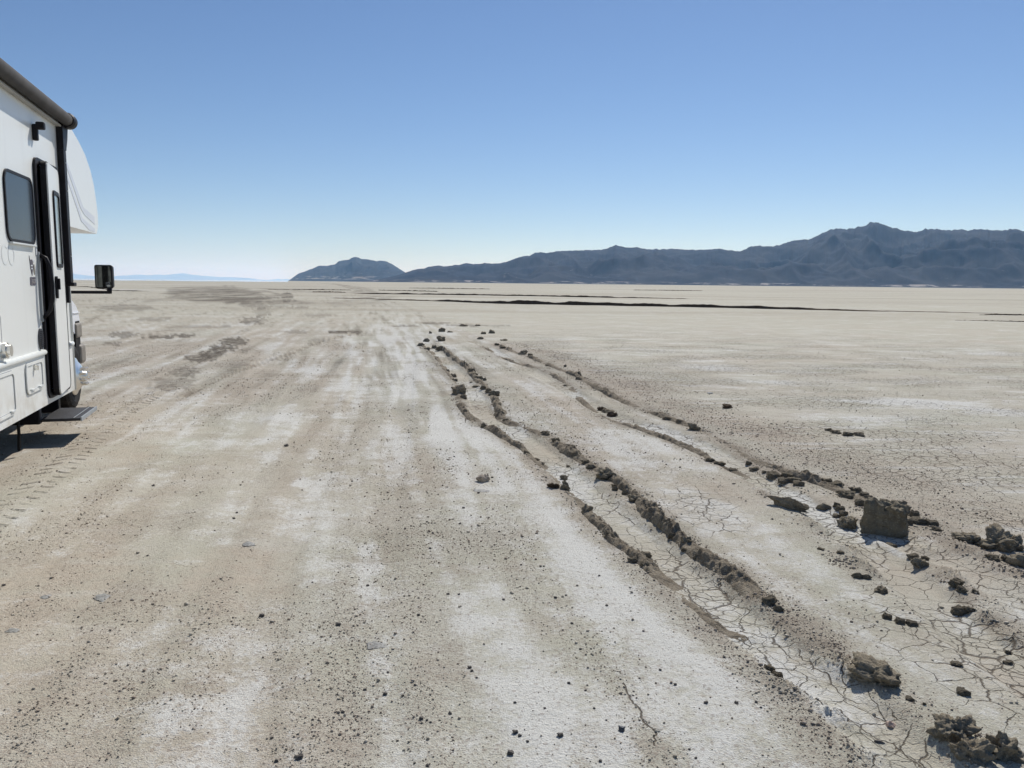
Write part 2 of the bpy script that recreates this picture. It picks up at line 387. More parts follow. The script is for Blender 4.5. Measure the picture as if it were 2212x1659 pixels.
# ------------------------------------------------------------------ the ground sheet
def build_ground():
    r = [0.0, 0.25, 0.5, 0.8, 1.1, 1.35]
    while r[-1] < 96000:
        q = r[-1]; r.append(q + min(max(.0011 * q * q, .0032 * q), .05 * q))
    r = np.array(r)
    fine = np.linspace(-math.radians(41), math.radians(40), 1150)
    coarse = np.linspace(math.radians(40), math.radians(360 - 41), 96)[1:-1]
    th = np.concatenate([fine, coarse]); nt = len(th); nr = len(r)
    R_, T_ = np.meshgrid(r[1:], th, indexing='ij')
    X = (R_ * np.sin(T_)).ravel(); Y = (R_ * np.cos(T_)).ravel()
    Z = height(X, Y)
    V = np.stack([X, Y, Z], 1)
    V = np.vstack([V, [[0, 0, 0]]])
    i = np.arange(nr - 2)[:, None] * nt; j = np.arange(nt)[None, :]; j2 = (j + 1) % nt
    F = np.stack([i + j, i + nt + j, i + nt + j2, i + j2], -1).reshape(-1, 4)[:, ::-1]
    c = len(V) - 1
    Fc = np.stack([np.full(nt, c), np.arange(nt), (np.arange(nt) + 1) % nt, (np.arange(nt) + 1) % nt], 1)
    V0 = V
    me_F = F
    o = link_mesh('ground', V0, me_F, None, smooth=True)
    o.data.materials.append(ground_mat())
    me = o.data
    n = len(X)
    A = {k: np.zeros(n + 1, np.float32) for k in ('pale', 'tan', 'crack', 'gravel', 'dark', 'near', 'rgt')}
    A['rgt'][:] = 1
    rr = np.hypot(X, Y)
    A['near'][:n] = 1 - sstep(14, 45, rr)
    # vehicle-worn strips run away from the camera on the left; the untouched flat lies to the right
    nearm = (rr < 900)
    x = X[nearm]; y = Y[nearm]
    dr_, al_, sdr = pdist(x, y, RIDGE_P['right rut right'], True); sdr = -sdr
    right = sstep(0.1, 0.7, sdr)                     # right of the right rut
    A['rgt'][:n][nearm] = np.maximum(right, sstep(40, 120, rr[nearm]))
    q = x + 0.17 * y + 0.06 * noise3(x * .6, y * .5, 4)
    fine = fbm((q + .12 * noise3(x * .5, y * .22, 91)) / .20 + 3, y / 5.5, 41, 4) * sstep(4, 9, rr[nearm]) * (1 - right) * (1 - sstep(70, 140, rr[nearm]))
    fine2 = fbm((q + .05 * y) / .55 + 3, y / 16.0, 47, 4) * sstep(9, 16, rr[nearm]) * (1 - right) * (1 - sstep(120, 200, rr[nearm]))
    band = fbm(q / .33, y / 3.2 + 9, 3, 4)
    band2 = fbm(q / .9 + 4, y / 5.0, 7, 3)
    band = band * .6 + .25 * fbm(x / .8, y / .55, 33, 4)
    pale = np.clip(0.37 + 0.60 * band + .42 * fine + .36 * fine2 + .30 * fbm(x / .9, y / 1.6, 53, 4) * sstep(6, 12, rr[nearm]) * (1 - right), 0, 1)
    # the wide pale lane in the middle, browner ground on the left
    mid = np.exp(-((q - 0.75) / .9) ** 2)
    pale = np.clip(pale * (.7 + .6 * mid) + .08, 0, 1)
    tan = np.clip(.45 + .9 * band2 - .55 * mid + .35 * sstep(0, -2.5, q), 0, 1)
    pr = np.clip(.22 + .5 * fbm(x / 2.5, y / .9, 12, 4), 0, 1); tr = np.clip(.35 + .6 * fbm(x / 3 + 7, y / 1.4, 2, 3), 0, 1)
    pale = pale * (1 - right) + pr * right; tan = tan * (1 - right) + tr * right
    grav = np.clip(.34 - .7 * band + .3 * fbm(x / 1.4, y / 2.0, 1, 3), .08, 1) * (1 - .93 * right)
    # brown gritty belt just right of the right rut
    belt = np.exp(-((sdr - .55) / .45) ** 2) * (1 - sstep(14, 24, rr[nearm])) * sstep(3.5, 6.5, y)
    grav = np.clip(grav + belt * .7, 0, 1); tan = np.clip(tan + belt * .5, 0, 1); pale *= (1 - belt)
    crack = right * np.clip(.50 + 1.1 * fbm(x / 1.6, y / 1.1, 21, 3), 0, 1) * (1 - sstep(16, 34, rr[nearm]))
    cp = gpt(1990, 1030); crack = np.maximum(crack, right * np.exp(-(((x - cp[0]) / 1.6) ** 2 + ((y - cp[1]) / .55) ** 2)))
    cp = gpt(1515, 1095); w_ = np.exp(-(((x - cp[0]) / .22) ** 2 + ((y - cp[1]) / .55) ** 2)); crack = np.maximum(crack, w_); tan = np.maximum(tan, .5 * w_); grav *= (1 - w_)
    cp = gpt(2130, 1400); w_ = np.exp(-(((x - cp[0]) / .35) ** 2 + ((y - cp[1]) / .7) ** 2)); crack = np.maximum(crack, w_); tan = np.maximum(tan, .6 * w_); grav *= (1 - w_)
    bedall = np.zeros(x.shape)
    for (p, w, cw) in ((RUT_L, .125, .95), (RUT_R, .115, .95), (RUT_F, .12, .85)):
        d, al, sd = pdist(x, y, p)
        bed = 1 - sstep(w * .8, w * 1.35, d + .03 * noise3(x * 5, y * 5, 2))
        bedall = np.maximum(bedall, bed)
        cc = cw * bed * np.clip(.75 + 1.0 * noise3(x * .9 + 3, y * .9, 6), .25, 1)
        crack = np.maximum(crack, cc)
        pw = np.clip(.42 + .9 * noise3(x * .8, y * .8, 16), .1, .95)
        pale = pale * (1 - bed) + bed * pw
        tan = tan * (1 - bed) + bed * np.clip(.3 - .9 * noise3(x * .8, y * .8, 16), 0, .8)
        grav = grav * (1 - .95 * bed)
    def patches(arr, lst):
        for (px, py, wp, hp, a) in lst:
            cp = gpt(px, py); dd_ = math.hypot(*cp); ex, ey = cp[0] / dd_, cp[1] / dd_
            sr = hp * dd_ * dd_ / (FPX * CAM_H) / 2; sl = wp / FPX * dd_ / 2
            rx_ = (x - cp[0]) * ex + (y - cp[1]) * ey; lx_ = (x - cp[0]) * ey - (y - cp[1]) * ex
            q_ = (np.abs(rx_) < 2 * sr) & (np.abs(lx_) < 2 * sl)
            e_ = (rx_[q_] / sr) ** 2 + (lx_[q_] / sl) ** 2 + .8 * fbm(lx_[q_] / sl * 2.0, rx_[q_] / sr * 2.0, px * .37, 4)
            arr[q_] = arr[q_] + a * (1 - sstep(.1, 1.4, e_))
        return np.clip(arr, 0, 1)
    pale = patches(pale, [(1340,960,240,90,.33),(1480,1010,150,50,.22),(700,1040,150,50,.27),(990,920,170,120,.22),(1150,1060,280,170,.16),(480,960,220,30,.22),(620,985,170,30,.22),(800,1230,60,180,.22),(815,1450,70,220,.22),(560,1100,260,40,.16),
        (420,1540,300,120,.16),(1700,1470,500,120,.22),(1950,870,420,24,.33),(1760,830,300,14,.22),(680,800,200,12,.27),(500,700,200,10,.22),(900,800,120,40,.16),(1100,760,160,20,.16),(300,690,160,8,.22),(640,900,240,16,.22),(2000,760,400,8,.22),(1500,790,300,8,.16),(1900,1150,90,160,.22)])
    pale = patches(pale, [(290,985,180,40,-.5),(520,1240,320,130,-.3),(150,1250,260,100,-.3),(850,1130,90,160,-.3),(1000,1230,200,120,-.2)])
    tan = patches(tan, [(290,985,180,40,.5),(330,930,240,40,.5),(520,1240,320,130,.4),(150,1250,280,100,.4),(300,1600,400,100,.3),(1520,1080,280,120,.4),(860,1000,160,80,.3),(420,850,200,20,.3),(760,660,240,20,.4)])
    grav = patches(grav, [(850,1120,90,200,.35),(740,1300,110,260,.25),(960,1330,160,300,.2),(1000,1200,200,120,.2),(330,1130,260,60,.25),(450,1150,180,40,.2),(1420,820,300,60,.3),(600,1020,120,60,.2)])
    dark = np.clip(-.14 - .6 * fine - .5 * fine2 + .4 * noise3(x * 1.3, y * .9, 77), 0, .55) * sstep(6, 12, rr[nearm]) * (1 - right)
    for p in list(RIDGE_P.values()) + LOW:
        d, al, sd = pdist(x, y, p)
        sp = np.exp(-(d / .12) ** 2) * np.clip(.6 + 1.4 * noise3(x * 4, y * 4, 8), 0, 1)
        sp = sp * (1 - bedall); grav = np.clip(grav + .6 * np.exp(-(d / .15) ** 2) * (1 - bedall), 0, 1); tan = np.clip(tan + .5 * sp, 0, 1); pale *= (1 - .8 * sp)
        sp = sp * (1 - bedall); dark = np.maximum(dark, .45 * sp)
    # churned muddy patch far left of centre; tread prints with their shade painted dark
    for (px, py, wp, hp, a) in ((470,631,200,22,.8),(430,640,120,10,.6),(540,642,90,24,.7),(600,652,60,20,.5),(620,640,30,24,.8),(455,622,160,8,.5),(505,738,58,16,1),(480,752,58,16,1),(460,765,54,14,1),
            (436,773,60,16,.9),(400,803,60,22,.6),(545,692,50,16,.9),(568,672,36,20,.9),(372,828,90,30,.5),(395,725,46,7,1),(350,728,60,7,1),(265,722,50,12,.8),(245,742,34,8,.7),(745,717,70,7,1),(650,665,40,6,.6),
            (690,680,60,10,.5),(940,698,80,5,.9),(1010,703,80,6,1),(880,704,70,4,.7),(1070,704,60,4,.6),(270,665,110,14,.6),(640,717,50,8,.5),(430,705,120,6,.5),(330,690,60,8,.5),(700,735,60,8,.4),(560,662,60,6,.6)):
        cp = gpt(px, py); dd_ = math.hypot(*cp); ex, ey = cp[0] / dd_, cp[1] / dd_
        sr = hp * dd_ * dd_ / (FPX * CAM_H) / 2; sl = wp / FPX * dd_ / 2
        if py < 660: a = min(1, a * 1.25)
        rx_ = (x - cp[0]) * ex + (y - cp[1]) * ey; lx_ = (x - cp[0]) * ey - (y - cp[1]) * ex
        q_ = (np.abs(rx_) < 2 * sr) & (np.abs(lx_) < 2 * sl)
        n_ = noise3(lx_[q_] / sl * 3.5, rx_[q_] / sr * 3.0, px * .37)
        e_ = (rx_[q_] / sr) ** 2 + (lx_[q_] / sl) ** 2 + 1.1 * n_
        dark[q_] = np.maximum(dark[q_], a * (1 - sstep(.55, 1.25, e_)))
    tv = np.zeros((len(x), 3))
    d, al, sd = pdist(x, y, TRK_A)
    tm = (1 - sstep(.15, .19, d)) * np.clip(.5 + 1.5 * noise3(x * 1.1 + 2, y * .55, 3), .12, 1)
    cpk = gpt(440, 775); tm = np.maximum(tm, (1 - sstep(.15, .19, d)) * np.exp(-(((x - cpk[0]) / 1.2) ** 2 + ((y - cpk[1]) / 3.0) ** 2)))
    cpk = gpt(150, 1000); tm = np.maximum(tm, (1 - sstep(.15, .19, d)) * np.exp(-(((x - cpk[0]) / .8) ** 2 + ((y - cpk[1]) / 1.6) ** 2)))
    tv[:, 0] = sd; tv[:, 1] = al; tv[:, 2] = tm
    grav *= (1 - .6 * (1 - sstep(.2, .5, d)))
    for p, w in ((TRK_B, .075), (TRK_C, .1)):
        d, al, sd = pdist(x, y, p); dark = np.maximum(dark, .75 * np.exp(-(d / w) ** 2) * np.clip(.6 + noise3(x * 2, y * 2, 1), 0, 1))
    for q_ in FAINT[5:]:
        d, al, sd = pdist(x, y, q_); dark = np.maximum(dark, .9 * np.exp(-((d - .9) / .7) ** 2) * np.clip(.7 + noise3(x * .3, y * .3, 1), 0, 1))
    for k, v in (('pale', pale), ('tan', tan), ('gravel', grav), ('crack', crack), ('dark', dark)):
        if k in ('pale', 'tan'):
            w_ = sstep(50, 110, rr[nearm]); fv = np.clip(.25 + .5 * fbm(x / 90, y / 40, 3, 3), 0, 1) if k == 'pale' else np.clip(.5 + .8 * fbm(x / 120 + 5, y / 70, 9, 3) + .35 * (x / (y + 1) < -.12), 0, 1)
            v = v * (1 - w_) + fv * w_
        A[k][:n][nearm] = v
    fm = ~nearm
    A['pale'][:n][fm] = np.clip(.25 + .5 * fbm(X[fm] / 90, Y[fm] / 40, 3, 3), 0, 1)
    A['tan'][:n][fm] = np.clip(.5 + .8 * fbm(X[fm] / 120 + 5, Y[fm] / 70, 9, 3) + .35 * (X[fm] / (Y[fm] + 1) < -.12), 0, 1)
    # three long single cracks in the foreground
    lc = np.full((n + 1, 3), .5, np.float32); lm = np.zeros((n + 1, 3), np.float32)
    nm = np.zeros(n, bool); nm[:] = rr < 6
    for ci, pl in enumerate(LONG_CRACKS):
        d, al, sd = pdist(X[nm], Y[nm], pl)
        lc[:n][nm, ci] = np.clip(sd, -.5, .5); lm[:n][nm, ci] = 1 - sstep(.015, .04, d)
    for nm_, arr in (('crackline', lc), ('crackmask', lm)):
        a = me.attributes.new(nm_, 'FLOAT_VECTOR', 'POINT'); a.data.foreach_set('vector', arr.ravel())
    for k, v in A.items():
        a = me.attributes.new(k, 'FLOAT', 'POINT'); a.data.foreach_set('value', v)
    T = np.zeros((n + 1, 3), np.float32); T[:n][nearm] = tv
    a = me.attributes.new('tread', 'FLOAT_VECTOR', 'POINT'); a.data.foreach_set('vector', T.ravel())
    tag(o, kind='structure')
    return o
ground = build_ground()

# ------------------------------------------------------------------ mud material for ridges and clods (object space, metres)
def mud_mat(name, base, dark, light, bd=.006):
    t = NT(name, .95, 0, .08)
    a = t.noise(14, 6, .65); b = t.noise(90, 4, .7); v = t.voro(120, 'F1', dim='3D')
    c = t.mix(t.ss(a, .35, .65), base, dark)
    c = t.mix(t.ss(b, .52, .75, 0, .7), c, light)
    t.color(c)
    n1 = t.bump(b, bd, 1.0)
    t.bump(v, bd * .5, .6, n1)
    return t.m
M_ridge = mud_mat("ridge_mud", (.30, .26, .20), (.20, .168, .125), (.47, .435, .355), .012)
M_mud = mud_mat("dried_mud_clod", (.27, .235, .175), (.18, .152, .11), (.42, .385, .31))
M_dark = mud_mat("dark_brown_mud", (.115, .085, .06), (.07, .052, .038), (.17, .135, .10))  # one very dark brown, shared by the far banks and a few clods

# ------------------------------------------------------------------ ridges of squeezed-up mud along the ruts
RIDGE_LABEL = {
 'left rut left': ('crumbly brown mud ridge along the left edge of the left wheel rut', .044, .036),
 'left rut right': ('crumbly brown mud ridge along the right edge of the left wheel rut', .048, .042),
 'right rut right': ('crumbly brown mud ridge along the far right edge of the right wheel rut', .046, .036),
 'right rut left': ('low broken mud ridge along the left edge of the right wheel rut', .040, .026)}
def build_ridge(key, hw, hh, seed):
    P = RIDGE_P[key]
    seg = np.hypot(*np.diff(P, axis=0).T); L = np.concatenate([[0], np.cumsum(seg)])
    # near end is the end of the polyline: sample finer where nearer
    s = [L[-1]]
    while s[-1] > 0:
        x0 = np.interp(s[-1], L, P[:, 0]); y0 = np.interp(s[-1], L, P[:, 1])
        s.append(s[-1] - max(.010, .0022 * math.hypot(x0, y0)))
    s = np.clip(np.array(s[::-1]), 0, L[-1])
    cx = np.interp(s, L, P[:, 0]); cy = np.interp(s, L, P[:, 1])
    cx += .018 * noise3(s * 2.3, seed, 0) + .008 * noise3(s * 9, seed, 4); cy += .018 * noise3(s * 2.3, seed, 7)
    tx = np.gradient(cx); ty = np.gradient(cy); ln = np.hypot(tx, ty) + 1e-9; nx, ny = ty / ln, -tx / ln
    m = 21; a = np.linspace(-1, 1, m)
    Wd = hw * (1.0 + .45 * fbm(s * 2.2, seed + 3, 0, 3))
    gate = np.clip(.75 + 1.25 * fbm(s * 1.15, seed + 9, 0, 3), .16, 1.5)
    ends = sstep(0, .25, s) * sstep(0, .7, L[-1] - s)
    H_ = hh * gate * ends
    X = cx[:, None] + nx[:, None] * Wd[:, None] * a * 1.25; Y = cy[:, None] + ny[:, None] * Wd[:, None] * a * 1.25
    prof = np.maximum(0, 1 - np.abs(a) ** 2.4)[None, :]
    rough = 1.05 - .8 * np.abs(noise3(X * 11, Y * 11, seed)) + .35 * noise3(X * 24, Y * 24, seed + 8) + .25 * noise3(X * 34, Y * 34, seed + 1) + .22 * noise3(X * 75, Y * 75, seed + 2)
    Z = height(X.ravel(), Y.ravel()).reshape(X.shape) + H_[:, None] * prof * np.clip(rough, .2, 1.6) * 1.25 - .006
    j = .35 * H_[:, None] * prof
    X = X + j * noise3(X * 40, Y * 40, seed + 5); Y = Y + j * noise3(X * 40, Y * 40, seed + 6)
    V = np.stack([X.ravel(), Y.ravel(), Z.ravel()], 1)
    i = np.arange(len(s) - 1)[:, None] * m; k = np.arange(m - 1)[None, :]
    F = np.stack([i + k, i + k + 1, i + m + k + 1, i + m + k], -1).reshape(-1, 4)
    return link_mesh('mud_ridge', V, F, M_ridge)
for i, (k, (lab, hw, hh)) in enumerate(RIDGE_LABEL.items()):
    o = build_ridge(k, hw, hh, 3.7 + 11 * i)
    tag(o, lab, 'mud ridge', 'mud ridges along the wheel ruts')

# ------------------------------------------------------------------ clods and stones
def ico(sub):
    bm = bmesh.new(); bmesh.ops.create_icosphere(bm, subdivisions=sub, radius=1.0)
    V = np.array([v.co[:] for v in bm.verts]); F = np.array([[v.index for v in f.verts] for f in bm.faces]); bm.free()
    return V, F
ICO = {k: ico(k) for k in (1, 2, 3, 4, 5)}
def lump(seed, sub=4, rough=.35, boxy=0.0, fine=.1, flat=.35):
    V, F = ICO[sub]; N = V.copy()
    if boxy:
        p = 2 + 6 * boxy; N = V / (np.sum(np.abs(V) ** p, axis=1) ** (1 / p))[:, None]
    s = seed * 7.31
    prg = np.random.default_rng(int(seed * 1000) % 99991)
    for _ in range(16):
        pn = prg.normal(size=3); pn /= np.linalg.norm(pn); pd = prg.uniform(.62, .95)
        ex = np.maximum(N @ pn - pd, 0); N = N - ex[:, None] * pn
    d = 1 + rough * fbm(N[:, 0] * 1.3 + s, N[:, 1] * 1.3, N[:, 2] * 1.3, 3) - rough * .6 * np.abs(fbm(N[:, 0] * 3.2 + s, N[:, 1] * 3.2, N[:, 2] * 3.2, 3)) + fine * fbm(N[:, 0] * 9 + s, N[:, 1] * 9, N[:, 2] * 9, 3)
    N = N * d[:, None]
    N[:, 2] = np.where(N[:, 2] < -flat, -flat + (N[:, 2] + flat) * .25, N[:, 2])
    mn = N.min(0); mx = N.max(0)
    N = (N - (mn + mx) / 2) / (mx - mn) * 1.0          # unit box, centred
    N[:, 2] += .5
    return N, F
_lumps = {}
def clod_at(px, py, wpx, hpx, name='mud_clod', mat=None, label=None, cat='clod', group=None, big=False, sub=None, rough=.40, depth=.95, boxy=0.15, sink=.16, rz=None, fine=.05, minz=0):
    """px, py: middle of the thing's foot in the 2212-wide picture; wpx, hpx its size there"""
    g = gpt(px, py + hpx * .42); dist = math.hypot(g[0], g[1], CAM_H)
    w = wpx / FPX * dist; h = max(hpx / FPX * dist * .95, w * .28, minz)
    if big:
        V, F = lump(random.random() * 50, sub or 5, rough, boxy, fine)
        me_o = link_mesh(name, V, F, mat or M_mud, smooth=False)
        o = me_o
        # object-space textures are in metres: bake the size into the mesh
        o.data.transform(Matrix.Diagonal((w, w * depth, h, 1)))
    else:
        k = random.randrange(9)
        key = (k, name, (mat or M_mud).name)
        if key not in _lumps:
            V, F = lump(k * 3.3 + 1, 4, rough, .2, .06)
            o0 = link_mesh(name, V, F, mat or M_mud); _lumps[key] = o0.data; o = o0
        else:
            o = bpy.data.objects.new(name, _lumps[key]); COL.objects.link(o)
        o.scale = (w, w * depth, h)
    az = math.atan2(g[0], g[1])
    o.location = (g[0] + math.sin(az) * w * depth * .3, g[1] + math.cos(az) * w * depth * .3, 0)
    o.location.z = hz(o.location.x, o.location.y) - h * sink
    o.rotation_euler = (0, 0, (-az + (random.uniform(-.3, .3) if rz is None else rz)))
    tag(o, label, cat, group)
    return o

def r6(x, y, w, h): return (822.9 + x * .248, 658.3 + y * .248, w * .248, h * .248)
def r7(x, y, w, h): return (1206.9 + x * .248, 822.9 + y * .248, w * .248, h * .248)
def r8(x, y, w, h): return (1645.8 + x * .2645, 877.8 + y * .2645, w * .2645, h * .2645)
def r9(x, y, w, h): return (1645.8 + x * .2559, 1234.3 + y * .2559, w * .2559, h * .2559)

CL = [r6(*a) for a in [(530,215,60,50),(430,240,30,30),(395,305,60,40),(350,345,70,35),(405,372,60,30),(460,350,60,40),(600,235,60,20),(890,245,60,30),(965,230,70,45),(865,290,60,28),(1070,308,70,20),(720,183,90,14),(840,180,60,16),
  (1010,345,50,26),(1060,370,60,26),(1120,380,50,22),(1300,432,50,28),(1355,460,25,12),(1460,525,60,25),(1605,533,28,30),(1715,600,66,50),(1720,640,66,36),(1605,690,40,18),
  (580,560,40,26),(630,600,66,42),(640,645,66,30),(790,570,76,52),(815,605,60,42),(850,635,88,40),(905,645,40,32),(790,657,40,12),(830,695,80,22),(720,800,66,46),(700,858,30,20),(890,720,60,46),(935,745,58,58),
  (1020,870,66,46),(1040,935,76,52),(1090,985,66,42),(895,1050,60,52),(1000,1095,66,36),(1630,1370,42,22),(1265,1280,58,44),(1350,1325,70,40),(1400,1355,60,38),(2040,1590,60,50),(1180,1190,60,30),(1640,1230,90,50),(1700,1290,80,50),(1590,1460,80,50),(1430,1120,90,46),(1520,1180,90,50)]]
CL += [r7(*a) for a in [(430,240,140,40),(480,268,76,40),(940,322,78,42),(1060,352,96,50),(1320,690,86,40),(1400,712,116,44),(1510,752,96,44),(1655,700,60,40),(1700,745,90,42),(1790,780,40,24),(1860,800,96,50),(1960,860,110,50),(2150,792,56,36),(2090,890,100,50),
  (440,1330,110,86),(500,1395,96,50),(640,1550,90,60),(745,1590,110,70),(590,960,90,56),(830,1212,86,50),(985,1345,78,70),(1090,1465,58,36),(1215,1530,90,50),(1500,1630,116,56),(340,1190,80,70),(380,1260,90,60),(100,580,90,50),(150,640,100,70),(230,700,90,50),(280,740,90,50),(480,905,60,36)]]
CL += [r8(*a) for a in [(610,800,58,46),(640,830,78,46),(615,860,68,32),(665,860,68,46),(800,785,78,60),(870,745,100,44),(760,680,106,46),(1000,775,88,34),(1240,890,86,70),(1280,940,116,52),(1190,945,78,60),(1380,960,116,50),(1420,1000,78,34),(830,720,90,44),(680,720,150,60),(600,640,130,56),(520,610,110,50),
  (95,560,116,52),(200,560,100,50),(260,600,110,50),(350,540,60,46),(1740,1110,68,46),(1990,1250,90,50),(1880,1250,100,44),(1230,1220,90,46),(1330,1220,60,44),(780,1375,84,46),(850,1385,80,40),(975,1500,96,48),(640,1190,60,22),(1590,1455,90,60),(1740,1510,60,34),(1610,1625,104,64),(1690,1640,90,50),(540,185,58,26),(600,205,88,34),(700,225,88,38),(790,230,88,36),(480,1160,60,16),(1060,1110,90,20)]]
CL += [r9(*a) for a in [(60,260,120,80),(140,310,90,50),(60,770,100,60),(130,830,100,56),(1050,380,90,50),(1160,420,90,50),(1260,440,100,44),(1620,120,90,60),(1680,160,80,50),(1650,270,80,50),(1740,300,90,44),(1700,1030,100,50),(1250,1090,70,30),(1640,790,90,26),(2080,720,70,30),(2080,630,46,34),(1370,1130+0,30,24)]]
rk = list(RIDGE_P)
CLAB = {'left rut left': 'small rough mud clod on the left edge of the left wheel rut', 'left rut right': 'small rough mud clod on the right edge of the left wheel rut',
        'right rut right': 'small rough mud clod on the right edge of the right wheel rut', 'right rut left': 'small rough mud clod on the left edge of the right wheel rut'}
for (px, py, w, h) in CL:
    g = gpt(px, py); ds = [pdist(np.array([g[0]]), np.array([g[1]]), RIDGE_P[k])[0][0] for k in rk]
    i = int(np.argmin(ds))
    if ds[i] < .22: lab, grp = CLAB[rk[i]], 'mud clods on the ' + rk[i] + ' edge'
    elif py < 760: lab, grp = 'small dark mud clod on the bare mud beyond where the ruts end', 'mud clods beyond the ruts'
    elif px > 1700 and 915 < py < 950: lab, grp = 'small dark mud clod in the isolated cluster on the cracked flat', 'mud clods in the isolated cluster'
    else: lab, grp = 'rough mud clod lying beside the right wheel rut in the foreground', 'mud clods beside the right rut'
    clod_at(px, py, w, h, label=lab, cat='clod', group=grp)
# the large, distinct ones
def big(a, label, **k): return clod_at(*a, big=True, label=label, **k)
big(r6(680,740,135,115), 'knobbly pile of mud clods, tallest on the left edge of the left rut')
big(r6(525,290,90,62), 'dark upright clod at the far end of the two ruts')
big(r6(520,368,100,50), 'broad dark clod between the far ends of the ruts')
big(r6(990,770,110,60), 'peaked dark clod on right edge of left rut, next to the tall knobbly pile')
big(r6(735,925,55,56), 'egg-shaped clod standing where the left rut starts to crack')
big(r6(1235,415,100,46), 'crumbled dark clod near the far start of the right rut')
big(r6(1500,1565,120,60), 'dark reddish-brown flaky clump spilling left of the left rut', mat=M_dark, rough=.7)
big(r6(1600,1550,110,110), 'ragged dark lump on the left ridge, touching the reddish flaky clump', rough=.6)
big(r6(1925,885,90,42), 'small dark elongated clod inside the right rut bed, left of its twin', mat=M_dark)
big(r6(2010,935,90,48), 'small dark elongated clod inside the right rut bed, right of its twin', mat=M_dark)
big(r7(1470,220,88,46), 'dark square clod alone on the brown belt right of the right rut', mat=M_dark, boxy=.4)
big(r7(1180,400,116,76), 'steep-sided dark clod on the right ridge of the right rut')
big(r7(410,800,190,120), 'large split clod bulging from the right ridge of the left rut')
big(r7(240,1090,130,120), 'rounded upright clod on the left ridge of the left rut, mid-frame', rough=.3)
big(r7(765,1460,100,78), 'dark rounded clod sitting in the left rut against its left ridge', rough=.3)
big(r7(660,1020,110,76), 'flat-faced clod on the right ridge of the left rut beside the cracked patch')
big(r7(915,1260,100,90), 'pitted round clod on the right ridge of the left rut below the cracked patch', rough=.4)
big(r7(1110,1400,110,96), 'pointed clod at the right ridge end of the left rut', rough=.5)
big(r7(1430,1590,150,80), 'broad flaky clod where the right ridge of the left rut fades out', rough=.6)
big(r8(215,800,350,85), 'long flat-topped slab of mud on the left edge of the right rut', boxy=.25, rough=.38, depth=.34, rz=-.42)
big(r8(500,785,110,62), 'smooth dome-shaped clod left of the big upright mud block', rough=.15)
big(r8(700,915,155,105), 'wedge-shaped clod leaning against the left side of the big mud block', rough=.45)
big(r8(1135,800,78,52), 'rounded clod showing just right of the top of the big mud block', rough=.25)
big(r8(1175,850,90,86), 'tall narrow clod at the right side of the big mud block')
big(r8(1680,1090,200,86), 'low crumbly heap left of the cauliflower-like clod at the right edge', rough=.4)
big(r8(1905,1100,250,190), 'large cauliflower-like pitted clod near the right edge of the picture', rough=.6, fine=.07)
big(r8(2035,1130,150,120), 'smaller knobbly clod joined to the right of the cauliflower-like clod', rough=.5)
big(r8(2100,1255,170,125), 'rounded dark clod cut off by the right edge of the picture', rough=.3)
big(r8(1290,1265,120,80), 'knobbly clod between the two ruts in front of the big mud block', rough=.4)
big(r9(930,870,400,190), 'large crumbling mound of dark mud in the right foreground', rough=.5, fine=.09, sink=.25)
big(r9(880,810,220,100), 'bare smooth-faced chunk on top of the large foreground mound', rough=.3)
big(r9(1610,1370,330,200), 'big pitted dark mound near the bottom right corner', rough=.55, fine=.09, sink=.28)
big(r9(1760,1540,300,200), 'lower crumbled mound just below the big pitted one in the corner', rough=.55, fine=.09, sink=.3)
big(r9(2080,1500,300,230), 'dark pitted mound cut off by the bottom right corner', rough=.55, fine=.09, sink=.25)
big(r9(1010,155,110,60), 'small dark heap on the salty strip left of the cracked foreground rut', mat=M_mud, rough=.6)
M_stone = simple("tan_stone", (.36, .30, .235), .7, 0, .3, .25, 30, .004, 120)
M_pink = simple("pinkish_stone", (.50, .38, .31), .8, 0, .2, .2, 60)
clod_at(*r6(885,1515,122,66), name='stone', mat=M_stone, big=True, label='smooth tan loaf-shaped stone lying alone left of the ruts', cat='stone', rough=.16, boxy=.25, fine=.02, depth=.7, sink=.04, rz=-.25)
clod_at(*r9(1090,1225,72,56), name='stone', mat=M_pink, big=True, label='small pinkish angular stone in the right foreground', cat='stone', rough=.2, boxy=.6, fine=.03, sub=4)
clod_at(*r7(1318,103,52,12), name='stone', mat=simple("white_chalk", (.7, .68, .62)), big=True, label='small white sliver of stone above the dark square clod', cat='stone', rough=.2, sub=3, depth=.3)

